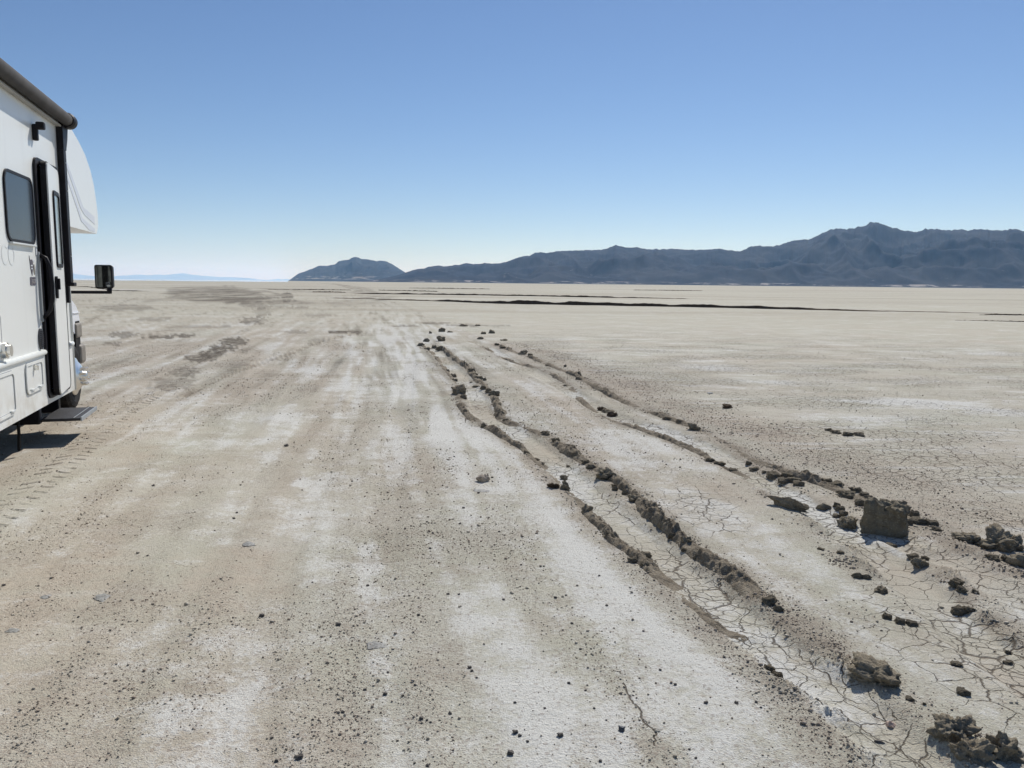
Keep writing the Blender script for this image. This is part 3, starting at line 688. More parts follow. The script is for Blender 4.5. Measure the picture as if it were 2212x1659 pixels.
# the upright block of mud
M_block = mud_mat('block_mud', (.215, .19, .14), (.15, .13, .095), (.40, .37, .29))
def mud_block():
    p = gpt(1908, 1148)
    bm = bmesh.new(); bmesh.ops.create_cube(bm, size=1)
    bmesh.ops.subdivide_edges(bm, edges=bm.edges[:], cuts=34, use_grid_fill=True)
    V = np.array([v.co[:] for v in bm.verts]); F = np.array([[v.index for v in f.verts] for f in bm.faces]); bm.free()
    W, T, Hh = .245, .13, .20
    # rounded corners
    q = np.abs(V) * 2; rnd = 1 - .055 * sstep(.75, 1, q[:, 0]) * sstep(.7, 1, q[:, 2]) - .05 * sstep(.8, 1, q[:, 1]) * sstep(.8, 1, np.maximum(q[:, 0], q[:, 2]))
    V = V * rnd[:, None] * np.array([W, T, Hh])
    V[:, 0] *= 1 - .10 * V[:, 2] / Hh
    s = 16
    n = fbm(V[:, 0] * s, V[:, 1] * s, V[:, 2] * s, 4)
    topw = sstep(.25, .5, V[:, 2] / Hh); edge = np.maximum(topw, sstep(.38, .5, np.abs(V[:, 0]) / W))
    V[:, 1] += .014 * n * (1 + edge); V[:, 2] += .030 * fbm(V[:, 0] * 15, V[:, 1] * 15, 3, 4) * topw - .10 * V[:, 0] * topw + .020 * topw * noise3(V[:, 0] * 9, 2.2, 0)
    V[:, 0] += .018 * fbm(V[:, 1] * 14, V[:, 2] * 14, 9 + np.sign(V[:, 0]) * 4, 4)
    o = link_mesh('mud_block', V, F, M_block)
    az = math.atan2(p[0], p[1])
    o.rotation_euler = (math.radians(4), 0, -az - .05)
    o.location = (p[0] + math.sin(az) * .05, p[1] + math.cos(az) * .05, hz(*p) + Hh / 2 - .012)
    tag(o, 'big square upright block of dried mud standing in the right rut', 'mud block')
mud_block()

# loose pebbles one can point at
M_peb = simple("dark_pebble", (.13, .115, .10), .7, 0, .4, .4, 90, .002, 200)
def r10(x, y, w): return (1097.2 + x * .2559, 1234.3 + y * .2559, w * .2559)
def r11(x, y, w): return (548.6 + x * .2559, 1234.3 + y * .2559, w * .2559)
def r12(x, y, w): return (x * .2559, 877.8 + y * .2559, w * .2559)
def r13(x, y, w): return (548.6 + x * .2559, 877.8 + y * .2559, w * .2559)
PB = [r10(*a) for a in [(402,215,30),(540,432,26),(770,25,22),(612,655,24),(700,655,18),(705,700,18),(300,670,16),(515,943,30),(655,1010,22),(310,1163,22),(727,1165,24),(60,1113,28),(1110,908,18),(950,916,18),(1410,966,30),(1670,1120,36),(1928,1120,34),(2095,1108,26),(1285,832,26),(440,1393,54),(100,1390,32),(60,1362,50),(780,1615,30),(1585,1590,24),(1530,1520,22),(1825,725,26),(1143,503,22),(835,283,26),(2135,1155,22),(585,113,22),(1060,1020,18),(1055,1055,18),(830,1270,18),(165,1440,28)]]
PB += [r11(*a) for a in [(65,355,48),(710,445,44),(1390,370,30),(1635,187,24),(1730,190,22),(2107,237,24),(1820,812,36),(1838,840,28),(1107,1013,40),(1130,835,24),(935,975,28),(750,1165,32),(700,1027,22),(1255,1040,28),(1412,1235,40),(1655,1190,36),(1460,1252,22),(1490,1272,24),(385,1575,60),(190,1582,34),(1355,1605,22),(1210,1398,22),(495,1255,24),(150,1390,28),(1880,898,22),(1360,962,26),(1465,1640,30),(2165,1535,60),(960,98,26),(840,440,20)]]
PB += [r12(*a) for a in [(30,1495,26),(1293,655,26),(1998,890,24),(1115,1392,18),(718,775,16),(2030,660,18),(1975,940,24),(1245,1262,20)]]
PB += [r13(*a) for a in [(1768,857,28),(1738,992,24),(1487,1198,26),(1275,1037,20),(2070,1057,22),(960,1490,26),(2105,1630,24),(665,435,18),(560,612,18),(828,632,18),(1690,430,16),(1870,498,18),(1895,728,26),(1640,1580,26),(1730,1585,18),(1460,975,18),(2012,594,24),(272,325,40)]]
for (px, py, w) in PB:
    clod_at(px, py, w, w * .62, name='pebble', mat=M_peb, label='small dark pebble lying loose on the pale crust', cat='pebble', group='dark pebbles scattered on the playa', sink=.12, rough=.3)
# flat grey flakes and the dark angular chip
M_flake = simple("grey_flake", (.24, .235, .215), .6, 0, .4, .3, 60, .004, 150)
for (px, py, w, dp, lab) in ((537,1178,25,.6,'flat square grey flake pressed into the crust left of centre'),(222,1292,36,.45,'wrinkled grey flake with a pale rim at lower left'),(99,1289,20,.5,'small grey flake left of the wrinkled one at lower left'),(1040,1060,36,.3,'thin dark grey flake in the crust just below the tan stone'),(815,1388,44,.4,'dull greenish-grey flake in the middle foreground'),(28,1363,24,.35,'reddish-brown sliver at the left edge in the foreground')):
    V, F = lump(px, 4, .15, .5, .06); g = gpt(px, py); d = math.hypot(*g, CAM_H); w_ = w / FPX * d
    o = link_mesh('flake', V, F, M_flake); o.data.transform(Matrix.Diagonal((w_, w_ * dp * 2.2, .006, 1)))
    o.location = (g[0], g[1], hz(*g) - .002); o.rotation_euler = (0, .03, random.uniform(-.4, .4)); tag(o, lab, 'flake')
clod_at(1343.5, 1580, 15, 11, name='stone', mat=simple("slate_chip", (.06, .065, .075), .5), big=True, label='angular dark slate-grey stone in the centre foreground', cat='stone', rough=.3, boxy=.3, sub=3, fine=.02)
clod_at(*r9(1000,1370,78,18), name='stone', mat=M_peb, big=True, label='thin dark splinter of stone beside the long foreground crack', cat='stone', rough=.2, sub=3, depth=.25, rz=.2)

# ------------------------------------------------------------------ gravel: thousands of grains, one object
def build_gravel():
    N = 320000
    r = 1.6 * np.exp(rng.random(N) * math.log(20 / 1.6)); th = rng.uniform(-math.radians(40), math.radians(40), N)
    # density ~ 1/r^2 in plan
    x = r * np.sin(th); y = r * np.cos(th)
    dr_, al_, sdr = pdist(x, y, RIDGE_P['right rut right'], True); sdr = -sdr
    right = sstep(0.1, 0.7, sdr)
    q = x + 0.17 * y + 0.06 * noise3(x * .6, y * .5, 4)
    band = fbm(q / .33, y / 3.2 + 9, 3, 4)
    band = band * .6 + .25 * fbm(x / .8, y / .55, 33, 4)
    g = np.clip(.08 - .6 * band + .3 * fbm(x / 1.4, y / 2.0, 1, 3), .015, 1) * (1 - .9 * right)
    belt = np.exp(-((sdr - .55) / .45) ** 2) * sstep(3.5, 6.5, y); g = np.clip(g + belt * .5, 0, 1)
    for k, p in list(RIDGE_P.items()) + [(0, p) for p in LOW]:
        g = np.clip(g + .35 * np.exp(-(pdist(x, y, p)[0] / .12) ** 2), 0, 1)
    for p in (RUT_L, RUT_R, RUT_F): g *= .06 + .94 * sstep(.11, .18, pdist(x, y, p)[0])
    crumb = np.zeros(N)
    for p in LOW + [RIDGE_P[k] for k in RIDGE_P]:
        d_ = pdist(x, y, p)[0]; crumb = np.maximum(crumb, np.exp(-(d_ / .13) ** 2) * np.clip(.25 + 1.5 * noise3(x * 3.3, y * 3.3, 61), 0, 1))
    blob = np.clip(fbm(x / .35, y / .5, 71, 3) - .42, 0, 1) * 2.2 * sstep(.2, .9, x - .10 * y)   # scattered heaps on the right
    crumb = np.maximum(crumb, np.clip(blob, 0, 1) * (1 - right))
    for p in (RUT_L, RUT_R, RUT_F): crumb *= sstep(.10, .15, pdist(x, y, p)[0])
    g = np.maximum(g, crumb * .9)
    keep = rng.random(N) < g
    x = x[keep]; y = y[keep]; r = r[keep]; crumb = crumb[keep]; n = len(x)
    s = .0010 * np.exp(np.abs(rng.normal(size=n)) * .55) * (1 + r / 7)
    s = s * (1 + 1.3 * crumb * rng.random(n)); s = np.minimum(s, .0095)
    z = height(x, y)
    V0, F0 = ICO[1]; kv = len(V0); rngl = np.random.default_rng(3)
    base = [V0 * (1 + .35 * rngl.normal(size=(kv, 1)).clip(-1, 1)) for _ in range(12)]
    V = np.empty((n, kv, 3), np.float32)
    idx = rngl.integers(0, 12, n); B = np.array(base)[idx]
    a = rng.uniform(0, 6.28, n); ca, sa = np.cos(a)[:, None], np.sin(a)[:, None]
    asp = rng.uniform(.7, 1.4, n)[:, None]
    bx = B[:, :, 0] * asp; by = B[:, :, 1]
    V[:, :, 0] = x[:, None] + s[:, None] * (bx * ca - by * sa); V[:, :, 1] = y[:, None] + s[:, None] * (bx * sa + by * ca)
    V[:, :, 2] = z[:, None] + s[:, None] * (B[:, :, 2] * .8 + .45)
    F = (F0[None, :, :] + (np.arange(n) * kv)[:, None, None]).reshape(-1, 3)
    t = NT("gravel_grains", .85, 0, .2)
    nz = t.noise(3.0, 2); n5 = t.noise(55, 2)
    c = t.mix(t.ss(n5, .38, .62), (.29, .255, .20), (.50, .46, .38)); t.color(t.mix(t.ss(nz, .4, .6, 0, .4), c, (.20, .12, .09)))
    o = link_mesh('gravel', V.reshape(-1, 3), F, t.m)
    tag(o, 'fine dark gravel and mud crumbs strewn over the pale crust', 'gravel', kind='stuff')
build_gravel()

# ------------------------------------------------------------------ long low banks across the flat
def bank(pts, lab, seed):
    """pts: (px, py of the foot, thickness in px)"""
    P = []; T_ = []
    for (px, py, th) in pts:
        g = gpt(px, py); P.append(g); T_.append(th / FPX * math.hypot(*g))
    P = np.array(P); T_ = np.array(T_)
    L = np.concatenate([[0], np.cumsum(np.hypot(*np.diff(P, axis=0).T))]); n = 400
    s = np.linspace(0, L[-1], n)
    cx = np.interp(s, L, P[:, 0]); cy = np.interp(s, L, P[:, 1]); H_ = np.interp(s, L, T_)
    d0 = np.hypot(cx, cy).mean()
    cy = cy + .006 * d0 * fbm(s / L[-1] * 14, seed, 0, 4)
    H_ = H_ * (1 + .45 * fbm(s / L[-1] * 22, seed + 4, 0, 4)) * sstep(0, .04, s / L[-1]) * sstep(0, .04, 1 - s / L[-1])
    a = np.array([-1.0, -.55, -.3, -.12, .1, .5, 1.0, 2.2, 4.0]); pz = np.array([-.08, .35, .75, .96, 1.0, .9, .6, .25, -.05])
    Hm = H_.max() + .01
    X = cx[:, None] + 0 * a; Y = cy[:, None] + a[None, :] * Hm * .7
    Z = pz[None, :] * H_[:, None]; Z[:, 1:-1] += .12 * H_[:, None] * noise3(X[:, 1:-1] / Hm, Y[:, 1:-1] / Hm, seed)
    Z += height(X.ravel(), Y.ravel()).reshape(X.shape) * .8
    m = len(a); i = np.arange(n - 1)[:, None] * m; k = np.arange(m - 1)[None, :]
    F = np.stack([i + k, i + m + k, i + m + k + 1, i + k + 1], -1).reshape(-1, 4)
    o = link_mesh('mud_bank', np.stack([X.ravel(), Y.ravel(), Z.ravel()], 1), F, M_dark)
    tag(o, lab, 'mud bank', 'long dark mud banks crossing the flat')
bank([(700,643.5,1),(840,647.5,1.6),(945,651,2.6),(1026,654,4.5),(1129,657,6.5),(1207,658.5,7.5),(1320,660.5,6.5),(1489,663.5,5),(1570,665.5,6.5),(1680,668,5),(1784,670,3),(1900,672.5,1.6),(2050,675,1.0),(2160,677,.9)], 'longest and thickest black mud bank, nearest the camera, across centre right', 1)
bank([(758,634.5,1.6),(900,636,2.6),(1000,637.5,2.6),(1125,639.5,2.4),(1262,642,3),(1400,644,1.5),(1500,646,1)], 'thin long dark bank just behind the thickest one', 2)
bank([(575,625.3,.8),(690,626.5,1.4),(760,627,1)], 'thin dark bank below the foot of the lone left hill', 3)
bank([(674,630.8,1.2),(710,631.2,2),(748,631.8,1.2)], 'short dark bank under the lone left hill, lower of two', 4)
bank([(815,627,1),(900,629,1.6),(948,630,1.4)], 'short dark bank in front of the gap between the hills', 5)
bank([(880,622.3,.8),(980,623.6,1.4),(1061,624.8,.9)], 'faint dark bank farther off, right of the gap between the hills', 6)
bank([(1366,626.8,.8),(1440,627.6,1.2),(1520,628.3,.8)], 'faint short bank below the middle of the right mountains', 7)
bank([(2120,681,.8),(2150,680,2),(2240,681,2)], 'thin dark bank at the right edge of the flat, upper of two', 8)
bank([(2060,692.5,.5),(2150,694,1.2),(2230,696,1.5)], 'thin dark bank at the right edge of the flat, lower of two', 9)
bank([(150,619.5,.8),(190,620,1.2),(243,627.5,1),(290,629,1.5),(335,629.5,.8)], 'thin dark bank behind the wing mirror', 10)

# ------------------------------------------------------------------ far mirage sheet, hills and mountains
def sector(name, r0, r1, a0, a1, z, mat):
    n = 120; th = np.linspace(a0, a1, n)
    e = 1 + .18 * fbm(np.linspace(0, 9, n), 2, 0, 3) * np.ones(n)
    V = []; rr = [r0, (r0 * r1) ** .5, r1]
    for k, q in enumerate(rr):
        f = e if k == 0 else 1
        V.append(np.stack([q * f * np.sin(th), q * f * np.cos(th), np.full(n, z)], 1))
    V = np.vstack(V); i = np.arange(n - 1)
    F = np.vstack([np.stack([k * n + i, k * n + i + 1, (k + 1) * n + i + 1, (k + 1) * n + i], 1)[:, ::-1] for k in range(2)])
    return link_mesh(name, V, F, mat)
def azof(px, py=606): d = ray(px, py); return math.atan2(d[0], d[1])
tW = NT("mirage_gloss", .06, 0, .5); tW.color((.55, .62, .66))
o = sector('mirage_sheet', 900, 70000, azof(-200), azof(622), .08, tW.m); tag(o, kind='structure')  # glossy sheet added to imitate the mirage along the left horizon

def range_mesh(name, sil, dist, foot, depth, mat, seed, gully=1.0, nA=420, nT=60):
    """sil: silhouette in picture pixels; dist: metres to the ridge line; foot: metres from ridge to foot"""
    az = []; el = []
    for (px, py) in sil:
        d = ray(px, py); az.append(math.atan2(d[0], d[1])); el.append(d[2] / math.hypot(d[0], d[1]))
    az = np.array(az); el = np.array(el)
    A_ = np.linspace(az[0], az[-1], nA)
    Hr = np.maximum(np.interp(A_, az, el) * dist + CAM_H, 0)
    t = np.concatenate([np.linspace(0, 1, nT), 1 + np.linspace(0, 1, 14)[1:] ** 1.2])
    AA, TT = np.meshgrid(A_, t, indexing='ij')
    front = TT <= 1
    rad = np.where(front, dist - foot * (1 - TT), dist + depth * (TT - 1))
    X = rad * np.sin(AA); Y = rad * np.cos(AA)
    pf = np.where(front, .10 * sstep(0, .25, TT) + .90 * np.clip(TT, 0, 1) ** 1.55, np.clip(1 - (TT - 1), 0, 1) ** 1.3)
    Hh = Hr[:, None] * pf
    k = 1 / (foot * .33)
    U = X * k + .5 * noise3(X * k * .7, Y * k * .7, seed)
    g1 = 1 - np.abs(noise3(U, Y * k * .6, seed + 1)) * 2
    g2 = 1 - np.abs(noise3(U * 2.6, Y * k * 1.5, seed + 2)) * 2
    g3 = noise3(X * k * 7, Y * k * 5, seed + 3)
    win = np.clip(TT, 0, 1) * np.clip(1 - TT, 0, 1) * 4
    Hh = Hh + Hr[:, None] * gully * win * (.34 * (g1 - .4) + .20 * (g2 - .4) + .075 * g3 + .03 * noise3(X * k * 17, Y * k * 11, seed + 5)) * front
    Hh = Hh + Hr[:, None] * (.016 * noise3(AA * 260, TT * 4, seed) + .010 * noise3(AA * 700, TT * 8, seed)) * np.clip(TT * 1.2, 0, 1)
    # never let the front slope rise above the ridge as seen from here
    lim = (Hr[:, None] - CAM_H) / dist * rad * .985 + CAM_H
    Hh = np.where(front & (TT < .97), np.minimum(Hh, lim), Hh)
    Z = np.maximum(Hh, 0) - 2.0 * (TT <= 0) 
    m = len(t); V = np.stack([X.ravel(), Y.ravel(), Z.ravel()], 1)
    i = np.arange(nA - 1)[:, None] * m; kk = np.arange(m - 1)[None, :]
    F = np.stack([i + kk, i + kk + 1, i + m + kk + 1, i + m + kk], -1).reshape(-1, 4)[:, ::-1]
    o = link_mesh(name, V, F, mat, smooth=True); tag(o, kind='structure'); return o

def rock_mat(name, base, b2, pale, zpale):
    t = NT(name, .95, 0, .05)
    a = t.noise(.0022, 8, .62); b = t.noise(.012, 6, .65)
    c = t.mix(t.ss(a, .44, .58), base, b2)
    c = t.mix(t.ss(b, .55, .75, 0, .18), c, tuple(q * 1.7 for q in base))
    sx = t.n.new('ShaderNodeSeparateXYZ'); t.lk(t.tc, sx.inputs[0])
    pn = t.noise(1.0, 6, .7, vec=t.mapped((.0045, .0045, .05)))
    m = t.math('MULTIPLY', t.math('MULTIPLY', t.ss(sx.outputs[2], zpale[0], zpale[1]), t.ss(sx.outputs[2], zpale[2], zpale[3], 1, 0)), t.ss(pn, .51, .60))
    c = t.mix(m, c, pale)
    p2 = t.noise(1.0, 7, .75, vec=t.mapped((.006, .003, .02)))
    m2 = t.math('MULTIPLY', t.math('MULTIPLY', t.ss(sx.outputs[2], 25, 60), t.ss(sx.outputs[2], 120, 200, 1, 0)), t.ss(p2, .60, .70, 0, .5))
    c = t.mix(m2, c, pale)
    t.color(c)
    return t.m
M_rock = rock_mat("dark_mountain_rock", (.014, .018, .034), (.034, .036, .048), (.36, .33, .30), (4, 7, 17, 24))  # both rocks tinted blue, so part of the distance haze sits in the colour
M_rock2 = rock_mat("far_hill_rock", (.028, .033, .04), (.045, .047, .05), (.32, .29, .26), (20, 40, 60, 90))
def s4(x, y): return (548.6 + x * .3224, 521.2 + y * .3224)
def s5(x, y): return (1206.9 + x * .4543, 438.9 + y * .4543)
def s7(x, y): return (131.7 + x * .2381, 576 + y * .2381)
silR = [s4(*p) for p in [(560,272),(700,268),(790,262),(850,250),(900,240),(960,228),(1020,208),(1060,195),(1100,185),(1140,183),(1170,170),(1200,167),(1235,162),(1270,168),(1320,163),(1345,158),(1375,158),(1420,145),(1470,153),(1520,150),(1545,145),(1600,150),(1650,148),(1700,135),(1760,112),(1810,98),(1850,95),(1880,78),(1920,72),(1970,78)]]
silR += [s5(*p) for p in [(0,227),(80,225),(180,222),(225,218),(250,207),(270,200),(300,205),(330,212),(370,210),(410,217),(450,220),(460,215),(480,220),(540,217),(600,220),(660,222),(720,220),(765,215),(800,222),(855,229),(880,222),(915,205),(940,201),(975,206),(1020,205),(1060,197),(1100,180),(1130,175),(1190,172),(1240,150),(1290,125),(1330,118),(1370,124),(1420,114),(1455,108),(1475,94),(1495,90),(1520,95),(1560,108),(1600,120),(1660,132),(1700,137),(1730,128),(1742,119),(1755,126),(1800,123),(1850,128),(1900,126),(1950,128),(2010,122),(2060,128),(2110,130),(2150,122),(2212,131),(2400,150),(2700,190),(3000,230),(3300,300),(3600,410)]]
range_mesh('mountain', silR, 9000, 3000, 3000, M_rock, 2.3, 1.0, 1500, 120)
silL = [s4(*p) for p in [(225,268),(235,262),(265,240),(300,215),(340,203),(370,190),(400,180),(420,170),(440,163),(490,165),(520,158),(545,155),(565,135),(590,128),(615,126),(640,122),(655,110),(685,104),(700,108),(720,118),(770,122),(820,133),(845,130),(870,130),(895,138),(920,150),(960,175),(1000,200),(1040,225),(1100,255),(1140,272)]]
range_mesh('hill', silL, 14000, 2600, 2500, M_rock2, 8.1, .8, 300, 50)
silF = [s7(*p) for p in [(-700,100),(-300,60),(-100,40),(0,38),(90,52),(130,68),(200,75),(290,85),(400,92),(470,90),(500,85),(560,80),(600,80),(680,72),(740,74),(800,78),(860,72),(950,75),(1050,65),(1110,60),(1150,68),(1230,78),(1350,88),(1450,95),(1550,95),(1700,103),(1760,110),(1800,118),(1900,119),(1960,113),(1975,108),(2000,114),(2060,112),(2100,122)]]
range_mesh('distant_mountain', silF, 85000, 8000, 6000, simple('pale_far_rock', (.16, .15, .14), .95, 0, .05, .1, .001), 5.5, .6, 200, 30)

# ------------------------------------------------------------------ the motorhome
RV_AZ = math.radians(-16.7); RV_D = 1.96
rv_n = Vector((math.cos(RV_AZ), -math.sin(RV_AZ), 0))
rv = empty('motorhome', tuple(-rv_n * RV_D), -RV_AZ)     # local x: outwards from the entry side, local y: forwards
tag(rv, 'white motorhome with black awning and entry door ajar, parked at the left edge', 'motorhome')
M_white = body_white("white_gelcoat", (.81, .82, .785), .32)
M_white2 = simple("white_door_skin", (.77, .78, .75), .35, 0, .5, .02, 2)
M_cab = simple("white_cab_paint", (.80, .82, .86), .18, 0, .5, .01, 2)
M_blk = simple("black_powder_coat", (.012, .011, .014), .5, 0, .22, .2, 10)
M_rub = simple("black_rubber", (.022, .021, .020), .8, 0, .2, .3, 20, .004, 60)
M_awn = simple("charcoal_awning_fabric", (.055, .052, .05), .75, 0, .2, .15, 6, .002, 300)
M_gls = simple("tinted_window_glass", (.040, .052, .068), .12, 0, .14, .08, 2)
M_chr = simple("polished_chrome", (.80, .78, .73), .30, 1.0, .5, .02, 4)
M_gry = simple("grey_trim", (.30, .32, .33), .45, 0, .4, .05, 6)
M_alu = simple("white_aluminium_trim", (.66, .68, .66), .35, 0, .5, .03, 6)
M_und = simple("underbody_black", (.018, .017, .016), .8, 0, .2, .3, 8)
M_decal = simple("silver_grey_decal", (.66, .68, .715), .35, 0, .4, .03, 4)
M_decal2 = simple("faint_grey_lettering", (.755, .777, .76), .35, 0, .4, .02, 4)
M_badge = simple("dark_badge", (.13, .12, .14), .4, 0, .4, .2, 60)
M_brn = simple("beige_plastic", (.24, .215, .18), .55, 0, .3, .1, 10)

def box(bm, x0, x1, y0, y1, z0, z1, bev=0.0, seg=2):
    r = bmesh.ops.create_cube(bm, size=1)
    for v in r['verts']: v.co = Vector(((x0 + x1) / 2 + v.co.x * (x1 - x0), (y0 + y1) / 2 + v.co.y * (y1 - y0), (z0 + z1) / 2 + v.co.z * (z1 - z0)))
    if bev:
        es = list({e for v in r['verts'] for e in v.link_edges})
        bmesh.ops.bevel(bm, geom=es, offset=bev, segments=seg, affect='EDGES', profile=.5)
def rvbox(name, mat, dims, bev=0.0, parent=None, smooth=False):
    bm = bmesh.new(); box(bm, *dims, bev); return from_bm(name, bm, mat, parent or rv, smooth)
def rrect(y0, y1, z0, z1, r, n=6):
    pts = []
    for (cy, cz, a0) in ((y1 - r, z1 - r, 0), (y0 + r, z1 - r, 90), (y0 + r, z0 + r, 180), (y1 - r, z0 + r, 270)):
        for k in range(n + 1):
            a = math.radians(a0 + 90 * k / n); pts.append((cy + r * math.cos(a), cz + r * math.sin(a)))
    return pts
def prism(bm, pts, x0, x1):
    """outline in (y, z) given thickness in x"""
    a = [bm.verts.new((x0, p[0], p[1])) for p in pts]; b = [bm.verts.new((x1, p[0], p[1])) for p in pts]
    bm.faces.new(a); bm.faces.new(b[::-1]); n = len(pts)
    for i in range(n): bm.faces.new((a[i], b[i], b[(i + 1) % n], a[(i + 1) % n]))
def plate(name, mat, y0, y1, z0, z1, r, x0, x1, parent=None):
    bm = bmesh.new(); prism(bm, rrect(y0, y1, z0, z1, r), x0, x1); return from_bm(name, bm, mat, parent or rv)
def ring(name, mat, y0, y1, z0, z1, r, w, x0, x1, parent=None):
    bm = bmesh.new(); o_ = rrect(y0, y1, z0, z1, r); i_ = rrect(y0 + w, y1 - w, z0 + w, z1 - w, max(r - w, .004)); n = len(o_)
    L = [[bm.verts.new((x, p[0], p[1])) for p in pp] for x, pp in ((x0, o_), (x1, o_), (x1, i_), (x0, i_))]
    for k in range(4):
        A_, B_ = L[k], L[(k + 1) % 4]
        for i in range(n): bm.faces.new((A_[i], B_[i], B_[(i + 1) % n], A_[(i + 1) % n]))
    return from_bm(name, bm, mat, parent or rv)
def tube(bm, pts, rad, seg=12):
    prev = None
    P = [Vector(p) for p in pts]
    for i, p in enumerate(P):
        d = (P[min(i + 1, len(P) - 1)] - P[max(i - 1, 0)]).normalized()
        u = d.orthogonal().normalized() if i == 0 else (u - d * u.dot(d)).normalized()
        v = d.cross(u); rr = rad[i] if isinstance(rad, (list, tuple)) else rad
        c = [bm.verts.new(p + (u * math.cos(2 * math.pi * k / seg) + v * math.sin(2 * math.pi * k / seg)) * rr) for k in range(seg)]
        if prev:
            for k in range(seg): bm.faces.new((prev[k], prev[(k + 1) % seg], c[(k + 1) % seg], c[k]))
        else: bm.faces.new(c[::-1])
        prev = c
    bm.faces.new(prev)

YF = 9.04      # front end of the coach side wall
ZS = .375      # bottom of the skirt
ZB = .845      # belt rail
WID = 2.42
# coach body: side profile prism, with the door opening cut as a recess built from pieces
bm = bmesh.new()
DO0, DO1, DZ0, DZ1 = 8.02, 8.80, .44, 2.53     # door opening
SK = .018                                       # the lower skirt stands a little proud
def side(bm, x0, x1, y0, y1, z0, z1): box(bm, x0, x1, y0, y1, z0, z1)
box(bm, -.05, 0, 2.3, DO0, ZB, 3.12); box(bm, -.05, 0, DO1, YF, ZB, 3.12); box(bm, -.05, 0, DO0, DO1, DZ1, 3.12)
box(bm, -WID, -WID + .05, 2.3, YF, ZS, 3.12); box(bm, -WID + .05, -.05, 2.3, 2.35, ZS, 3.12)
wall_o = from_bm('side_wall', bm, M_white, rv)
bm = bmesh.new()
box(bm, -.05, .006, 2.3, DO0, ZS, ZB); box(bm, -.05, .006, DO1, YF, ZS, ZB); box(bm, -.05, .006, DO0, DO1, ZS, DZ0)
from_bm('lower_skirt', bm, M_white, rv)
rvbox('roof', M_white, (-WID, -.002, 2.3, YF + .02, 3.122, 3.15), .01)
rvbox('floor_pan', M_und, (-WID + .06, -.055, 2.4, YF - .03, .42, .50))
bm = bmesh.new()
for (x0, x1) in ((-.75, -.6), (-1.85, -1.7)): box(bm, x0, x1, 2.2, 11.0, .30, .44)
box(bm, -1.9, -.5, 6.0, 6.2, .25, .42); box(bm, -2.0, -.6, 7.0, 7.9, .24, .40); box(bm, -1.3, -1.15, 4.0, 9.6, .2, .3)
from_bm('chassis', bm, M_und, rv)
# inside of the doorway: dark vestibule
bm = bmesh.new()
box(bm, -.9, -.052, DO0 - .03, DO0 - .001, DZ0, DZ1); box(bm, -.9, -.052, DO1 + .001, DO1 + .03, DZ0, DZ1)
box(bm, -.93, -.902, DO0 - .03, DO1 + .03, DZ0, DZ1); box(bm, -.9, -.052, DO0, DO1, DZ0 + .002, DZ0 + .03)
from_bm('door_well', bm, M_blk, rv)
ring('door_frame', M_blk, DO0 - .03, DO1 + .02, DZ0 - .02, DZ1 + .02, .09, .055, -.03, .022)
# belt rail
bm = bmesh.new()
tube(bm, [(.008, 2.3, ZB + .004), (.008, DO0 - .05, ZB + .004)], .024); tube(bm, [(.008, DO1 + .05, ZB + .004), (.008, YF - .03, ZB + .004)], .024)
from_bm('belt_rail', bm, M_alu, rv, True)
# front corner trim of the wall
bm = bmesh.new(); tube(bm, [(-.008, YF, ZS), (-.008, YF, 2.9)], .026, 14); from_bm('corner_trim', bm, M_alu, rv, True)

# door: hinged at the front, a little open
door = empty('entry_door', (.012, DO1 - .02, 0), math.radians(5.5)); door.parent = rv
dw = DO1 - DO0 - .10
bm = bmesh.new(); prism(bm, rrect(-dw, 0, DZ0 + .005, DZ1 - .01, .07), .0, .012); from_bm('door_skin', bm, M_white2, door)
bm = bmesh.new(); prism(bm, rrect(-dw - .012, .006, DZ0 - .006, DZ1 + .002, .08), -.045, -.001); from_bm('door_edge', bm, M_blk, door)
f_ = ring('door_window', M_blk, -dw + .20, -.12, 1.60, 2.30, .06, .035, .012, .026, door)
plate('pane', simple("milky_door_glass", (.33, .38, .37), .12, 0, .5), -dw + .235, -.155, 1.635, 2.265, .03, .0125, .016, f_)
bm = bmesh.new(); prism(bm, rrect(-dw + .03, -dw + .10, 1.32, 1.52, .03), .012, .032); box(bm, .032, .052, -dw + .045, -dw + .085, 1.40, 1.50, .006)
from_bm('latch', bm, M_blk, door)
# grab handle
bm = bmesh.new()
pts = [(.015, 7.985, 1.70), (.06, 7.99, 1.675), (.085, 8.0, 1.60), (.095, 8.0, 1.45), (.092, 8.0, 1.32), (.07, 7.99, 1.22), (.015, 7.985, 1.15)]
tube(bm, pts, .019); from_bm('grab_handle', bm, M_blk, rv, True)
plate('handle_backing', M_gry, 7.955, 7.99, 1.12, 1.73, .015, .0, .018)
# windows
def window(y0, y1, z0, z1, r=.10):
    w = ring('window', M_blk, y0, y1, z0, z1, r, .022, .0, .014); plate('pane', M_gls, y0 + .022, y1 - .022, z0 + .022, z1 - .022, r - .02, .001, .009, w)
    bm = bmesh.new(); box(bm, .0, .03, y0 + .05, y1 - .05, z0 - .018, z0 - .002, .004); from_bm('sill', bm, M_alu, w)
window(7.14, 7.92, 1.785, 2.345)
window(3.6, 5.2, 1.785, 2.345)
# porch light
bm = bmesh.new(); box(bm, 0, .045, 8.04, 8.09, 2.69, 2.83, .012); box(bm, .03, .10, 8.035, 8.095, 2.785, 2.85, .012); from_bm('porch_light', bm, M_blk, rv)
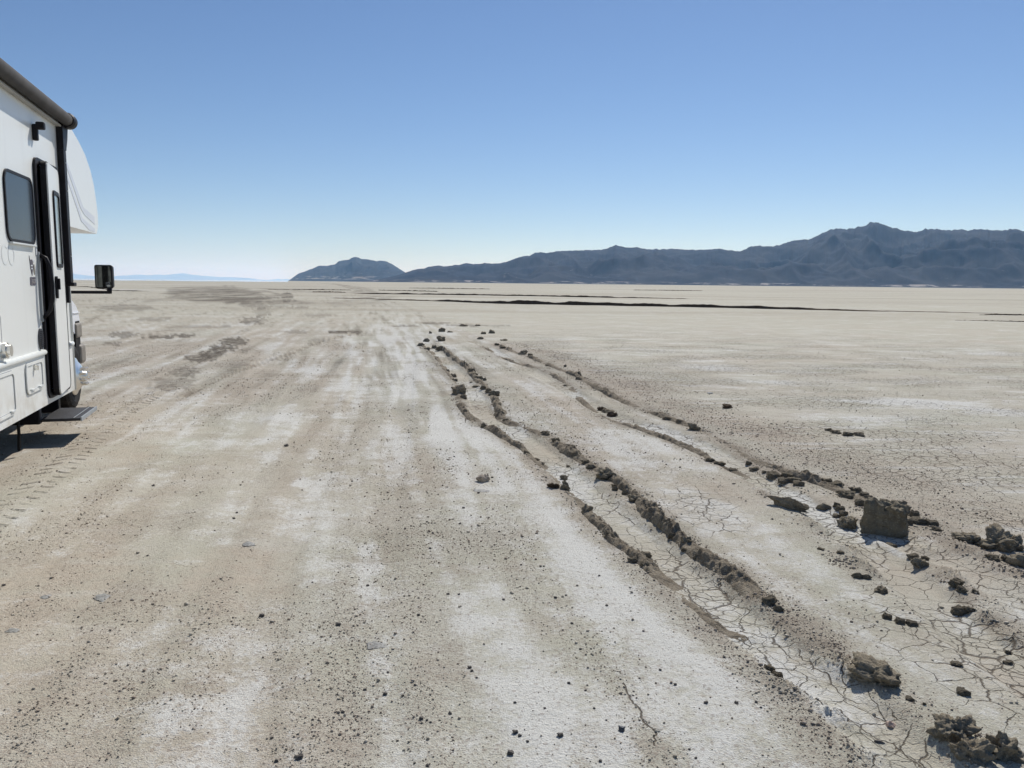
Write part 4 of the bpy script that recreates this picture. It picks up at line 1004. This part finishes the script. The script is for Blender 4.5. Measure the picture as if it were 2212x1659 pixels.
# oval vent with louvres
bm = bmesh.new(); prism(bm, [(7.885 + .055 * math.cos(a), .972 + .092 * math.sin(a)) for a in np.linspace(0, 2 * math.pi, 28)[:-1]], 0, .016); vt = from_bm('vent', bm, simple("dark_grey_plastic", (.07, .07, .075), .5), rv)
bm = bmesh.new()
for k in range(9):
    zz = .905 + k * .017; hw = .047 * math.sqrt(max(0, 1 - ((zz - .972) / .085) ** 2)); box(bm, .016, .024, 7.885 - hw, 7.885 + hw, zz - .003, zz + .003)
from_bm('louvre', bm, M_blk, vt)
# compartments in the skirt
def compartment(y0, y1, z0, z1):
    c = ring('compartment_door', M_white, y0, y1, z0, z1, .06, .022, .0065, .020)
    plate('panel', M_white, y0 + .026, y1 - .026, z0 + .026, z1 - .026, .04, .0065, .012, c)
    ring('seal', M_gry, y0 + .0225, y1 - .0225, z0 + .0225, z1 - .0225, .04, .004, .0066, .0135, c)
    ring('gasket', M_gry, y0 - .005, y1 + .005, z0 - .005, z1 + .005, .065, .0045, .0066, .011, c)
    bm = bmesh.new(); yc = (y0 + y1) / 2; box(bm, .012, .045, yc - .012, yc + .012, z1 - .075, z1 - .03, .004); from_bm('latch', bm, M_chr, c)
    bm = bmesh.new()
    for yy in (y0 + .10, y1 - .16): box(bm, .012, .03, yy, yy + .09, z0 + .02, z0 + .036, .003)
    from_bm('hinge', bm, M_alu, c)
compartment(7.36, 7.86, .545, .800)
compartment(6.05, 7.05, .45, .785)
compartment(4.2, 5.2, .45, .785)
plate('service_hatch', M_white, 6.45, 6.83, .95, 1.22, .02, 0, .008)
ring('hatch_frame', M_gry, 6.445, 6.835, .945, 1.225, .025, .005, 0, .010)
bm = bmesh.new()
for (rr, x0, x1) in ((.062, 0, .035), (.045, .035, .06)):
    prism(bm, [(6.86 + rr * math.cos(a), .955 + rr * math.sin(a)) for a in np.linspace(0, 2 * math.pi, 25)[:-1]], x0, x1)
from_bm('filler_cap', bm, M_chr, rv)
# badges and lettering
def text_part(name, body, size, y, z, mat, x=.0015, align='RIGHT'):
    cu = bpy.data.curves.new(name, 'FONT'); cu.body = body; cu.size = size; cu.extrude = .0004; cu.align_x = align
    ob = bpy.data.objects.new(name, cu); COL.objects.link(ob)
    dg = bpy.context.evaluated_depsgraph_get(); me = bpy.data.meshes.new_from_object(ob.evaluated_get(dg))
    bpy.data.objects.remove(ob)
    # text lies in x-y: turn so that its x runs along local -y? (reading from outside: forwards is to the right)
    me.transform(Matrix(((0, 0, 1, x), (1, 0, 0, y), (0, 1, 0, z), (0, 0, 0, 1))))
    me.materials.clear(); me.materials.append(mat)
    o = bpy.data.objects.new(name, me); COL.objects.link(o); o.parent = rv; return o
text_part('lettering', 'JAYCO', .23, 7.33, 1.60, M_decal2)
bd = plate('badge', M_badge, 7.70, 7.86, 1.44, 1.51, .012, 0, .004)
b_t = text_part('badge_lettering', 'JRIDE', .05, 7.855, 1.457, simple("silver_letter", (.45, .44, .44)), .0055); b_t.parent = bd
bm = bmesh.new(); prism(bm, [(7.72, 1.65), (7.80, 1.66), (7.815, 1.60), (7.77, 1.52), (7.73, 1.59), (7.715, 1.69)], 0, .004); sh_ = from_bm('shield_badge', bm, M_badge, rv)
bm = bmesh.new(); box(bm, .004, .0055, 7.735, 7.795, 1.60, 1.612); box(bm, .004, .0055, 7.745, 7.785, 1.575, 1.588); from_bm('emblem_bar', bm, M_decal, sh_)
bm = bmesh.new(); prism(bm, [(7.842 + .016 * math.cos(a), 1.575 + .045 * math.sin(a)) for a in np.linspace(0, 2 * math.pi, 17)[:-1]], 0, .004); from_bm('oval_badge', bm, M_brn, rv)
bm = bmesh.new(); prism(bm, [(7.84 + .03 * math.cos(a), 1.648 + .010 * math.sin(a)) for a in np.linspace(0, 2 * math.pi, 17)[:-1]], 0, .003); from_bm('sticker', bm, M_cab, rv)
plate('sticker', M_gry, 7.915, 7.965, 1.69, 1.775, .004, 0, .003)
plate('sticker', M_decal, 7.925, 7.955, 1.70, 1.755, .004, .003, .0045)

# awning: rolled fabric, rail, arm channel, arm head
bm = bmesh.new(); tube(bm, [(.083, 2.2, 3.037), (.083, 9.02, 3.037)], .059, 28); aw = from_bm('awning', bm, M_awn, rv, True)
bm = bmesh.new(); box(bm, .001, .05, 2.2, 8.93, 2.955, 2.975, .004); box(bm, .001, .02, 2.2, 8.93, 2.975, 3.10); from_bm('awning_rail', bm, simple("awning_rail_grey", (.36, .35, .32), .5), aw)
bm = bmesh.new(); tube(bm, [(.085, 8.95, 3.035), (.085, 8.99, 3.035), (.085, 9.08, 3.035), (.085, 9.12, 3.03)], [.066, .076, .074, .048], 24)
prism(bm, [(8.885, 2.74), (8.985, 2.74), (9.06, 2.86), (9.11, 3.00), (9.06, 3.05), (8.94, 3.04), (8.885, 2.95)], .004, .062)
from_bm('arm_head', bm, M_blk, aw)
bm = bmesh.new(); box(bm, .004, .060, 8.88, 8.985, 1.46, 2.74, .008); box(bm, .001, .030, 8.90, 8.965, 1.26, 1.46, .005); box(bm, .001, .085, 8.88, 8.995, 1.425, 1.462, .008)
arm = from_bm('awning_arm', bm, M_blk, aw)
bm = bmesh.new()
for zz in (2.62, 2.35, 1.72): tube(bm, [(.060, 8.93, zz), (.066, 8.93, zz)], .007, 10)
from_bm('screw', bm, M_chr, arm)

# cab-over nose
nose = [(YF, 2.03), (10.64, 2.03), (10.74, 2.12), (10.76, 2.26), (10.71, 2.42), (10.62, 2.60), (10.46, 2.76), (10.22, 2.90), (9.92, 3.00), (9.60, 3.08), (9.25, 3.12), (YF, 3.12)]
bm = bmesh.new(); xs = [(-WID, .0)]
A_ = []; secs = [(-WID, .96), (-WID + .06, 1.0), (-.10, 1.0), (-.04, .995), (-.006, .975)]
for (x, sc_) in secs: A_.append([bm.verts.new((x, YF + (p[0] - YF) * sc_, 2.03 + (p[1] - 2.03) * (sc_ if p[1] > 2.04 else 1))) for p in nose])
n_ = len(nose)
for k in range(len(secs) - 1):
    for i in range(n_): bm.faces.new((A_[k][i], A_[k + 1][i], A_[k + 1][(i + 1) % n_], A_[k][(i + 1) % n_]))
bm.faces.new(A_[0]); bm.faces.new(A_[-1])
cab_over = from_bm('cab_over', bm, M_white, rv)
bm = bmesh.new()
sw = lambda pts: prism(bm, pts, -.0055, -.003)
sw([(9.10, 2.74), (9.16, 2.76), (9.95, 2.28), (10.50, 2.22), (10.50, 2.13), (9.98, 2.20), (9.80, 2.26)])
sw([(9.10, 2.62), (9.14, 2.64), (9.86, 2.16), (10.50, 2.08), (10.48, 2.045), (10.2, 2.045), (9.80, 2.12)])
from_bm('swoosh_graphic', bm, M_decal, cab_over)

# van cab: doors, fender with wheel arch, hood
XO = -.27
cabp = [(YF - .05, .42), (9.72, .42)]
for a in np.linspace(180, 20, 12): cabp.append((10.20 + .50 * math.cos(math.radians(a)), .45 + .47 * math.sin(math.radians(a))))
cabp += [(10.70, .62), (10.735, .80), (10.735, 1.02), (10.66, 1.13), (10.55, 1.20), (10.36, 1.26), (9.95, 1.30), (9.80, 1.36), (9.55, 2.0), (YF - .05, 2.0)]
bm = bmesh.new(); prism(bm, cabp, -WID - XO, XO); from_bm('cab', bm, M_cab, rv)
bm = bmesh.new(); prism(bm, [(9.35, 1.40), (9.72, 1.40), (9.50, 1.92), (9.35, 1.92)], XO, XO + .006); from_bm('cab_window', bm, M_gls, rv)
bm = bmesh.new(); box(bm, XO - .03, XO + .012, 10.40, 10.715, 1.095, 1.105); from_bm('fender_crease', bm, M_cab, rv)
# dark corner lamp and bumper end
bm = bmesh.new(); box(bm, XO - .25, XO + .022, 10.46, 10.745, .80, .98, .03, 3); hl = from_bm('headlight', bm, M_brn, rv)
bm = bmesh.new(); box(bm, -WID - XO, XO + .03, 10.60, 10.86, .48, .72, .045, 3); from_bm('bumper', bm, M_brn, rv)
bm = bmesh.new(); box(bm, XO - .3, XO + .004, 10.50, 10.70, .60, 1.0); box(bm, XO - .3, XO + .006, 10.45, 10.62, .44, .86); from_bm('fender_liner', bm, M_und, rv)
bm = bmesh.new(); box(bm, -WID - XO + .1, XO - .07, 9.75, 10.66, .45, .93); from_bm('wheel_well', bm, M_und, rv)

def wheel(y, x, name='front_wheel', turn=0.0):
    """x: outer face of the tyre"""
    w = empty(name, (x, y, .385), turn); w.parent = rv
    R0 = .385; bm = bmesh.new(); prof = [(-.23, .22), (-.235, .30), (-.225, .355), (-.195, R0), (-.04, R0), (-.012, .355), (0, .30), (-.008, .235), (-.05, .21)]
    n = 72; rows = []
    for k in range(n):
        a = 2 * math.pi * k / n
        rows.append([bm.verts.new((px, (rr * (1 if rr < .34 else 1 - .022 * (k % 4 >= 2))) * math.cos(a), (rr * (1 if rr < .34 else 1 - .022 * (k % 4 >= 2))) * math.sin(a))) for (px, rr) in prof])
    for k in range(n):
        A1, B1 = rows[k], rows[(k + 1) % n]
        for i in range(len(prof) - 1): bm.faces.new((A1[i], B1[i], B1[i + 1], A1[i + 1]))
    from_bm('tyre', bm, M_rub, w)
    bm = bmesh.new(); pr = [(-.22, .05), (-.06, .06), (-.05, .215), (-.012, .222), (.004, .21), (.012, .185), (.055, .135), (.075, .10), (.078, .055), (.115, .052), (.125, .035), (.128, .0005)]
    n = 40; rows = []
    for k in range(n):
        a = 2 * math.pi * k / n; rows.append([bm.verts.new((px, rr * math.cos(a), rr * math.sin(a))) for (px, rr) in pr])
    for k in range(n):
        A1, B1 = rows[k], rows[(k + 1) % n]
        for i in range(len(pr) - 1): bm.faces.new((A1[i], B1[i], B1[i + 1], A1[i + 1]))
    from_bm('wheel_cover', bm, M_chr, w, True)
    for k in range(8):
        a = 2 * math.pi * (k + .5) / 8; bm = bmesh.new(); tube(bm, [(.060, .095 * math.cos(a), .095 * math.sin(a)), (.118, .095 * math.cos(a), .095 * math.sin(a)), (.132, .095 * math.cos(a), .095 * math.sin(a))], [.017, .017, .009], 6)
        from_bm('lug_nut', bm, M_chr, w)
    return w
wheel(10.20, -.235)
wheel(4.2, -.10, 'rear_wheel')
wheel(10.20, -WID + .47, 'front_wheel')
wheel(4.2, -WID + .34, 'rear_wheel')

# door mirror on its long arm
bm = bmesh.new()
tube(bm, [(XO - .05, 9.86, 1.352), (.20, 9.86, 1.352), (.238, 9.86, 1.352)], .017, 12); tube(bm, [(.225, 9.86, 1.340), (.228, 9.86, 1.375), (.228, 9.87, 1.40)], .026, 12)
mir = from_bm('wing_mirror', bm, M_blk, rv)
bm = bmesh.new(); box(bm, .085, .268, 9.845, 9.965, 1.392, 1.655, .022, 4)
for v in bm.verts:
    if v.co.y > 9.90: v.co.x = .177 + (v.co.x - .177) * .80 + .018; v.co.z = 1.52 + (v.co.z - 1.52) * .90
from_bm('housing', bm, M_blk, mir)
def zplate(name, mat, x0, x1, z0, z1, r, ya, yb, parent):
    bm = bmesh.new(); pts = rrect(x0, x1, z0, z1, r)
    a = [bm.verts.new((p[0], ya, p[1])) for p in pts]; b = [bm.verts.new((p[0], yb, p[1])) for p in pts]
    bm.faces.new(a); bm.faces.new(b[::-1])
    for i in range(len(pts)): bm.faces.new((a[i], b[i], b[(i + 1) % len(pts)], a[(i + 1) % len(pts)]))
    return from_bm(name, bm, mat, parent)
M_mir = simple("mirror_glass", (.085, .09, .085), .04, .85, .6, .15, 12)
g_ = zplate('glass', M_mir, .101, .252, 1.408, 1.640, .018, 9.8435, 9.850, mir)
zplate('spot_glass', simple("spot_mirror", (.35, .37, .38), .05, .8), .195, .240, 1.418, 1.468, .012, 9.841, 9.8434, mir)

# entry step, folded out
bm = bmesh.new(); box(bm, -.08, .245, 8.06, 8.74, .205, .232, .006); st = from_bm('entry_step', bm, simple("dark_step_tread", (.035, .035, .037), .55, 0, .4, .2, 14, .003, 90), rv)
bm = bmesh.new(); box(bm, .245, .256, 8.06, 8.74, .200, .240, .003); box(bm, .185, .192, 8.07, 8.73, .2325, .236); from_bm('nosing', bm, M_gry, st)
bm = bmesh.new(); box(bm, -.42, -.075, 8.02, 8.10, .19, .33, .01); box(bm, -.42, -.075, 8.70, 8.78, .19, .33, .01); box(bm, -.45, -.40, 8.02, 8.78, .25, .42); from_bm('bracket', bm, M_blk, st)
bm = bmesh.new(); tube(bm, [(-.12, 7.55, .42), (-.12, 7.555, .20), (-.125, 7.55, .05)], .013, 8); from_bm('drain_hose', bm, M_und, rv)

# ------------------------------------------------------------------ air
def haze():
    V = np.array([[x, y, z] for x in (-98000, 98000) for y in (-3000, 105000) for z in (-6, 1100)], float)
    F = np.array([[0, 1, 3, 2], [4, 6, 7, 5], [0, 4, 5, 1], [2, 3, 7, 6], [0, 2, 6, 4], [1, 5, 7, 3]])
    m = bpy.data.materials.new("haze_air"); m.use_nodes = True; nt = m.node_tree
    for n_ in list(nt.nodes): nt.nodes.remove(n_)
    o_ = nt.nodes.new('ShaderNodeOutputMaterial'); v = nt.nodes.new('ShaderNodeVolumePrincipled')
    v.inputs['Color'].default_value = (.36, .63, 1.0, 1); v.inputs['Absorption Color'].default_value = (1, 1, 1, 1); v.inputs['Density'].default_value = 2.4e-5; v.inputs['Anisotropy'].default_value = 0.4
    nt.links.new(v.outputs[0], o_.inputs['Volume'])
    o = link_mesh('haze', V, F, m); tag(o, kind='stuff')
    o['label'] = 'thin blue haze over the far mountains'; o['category'] = 'haze'
haze()
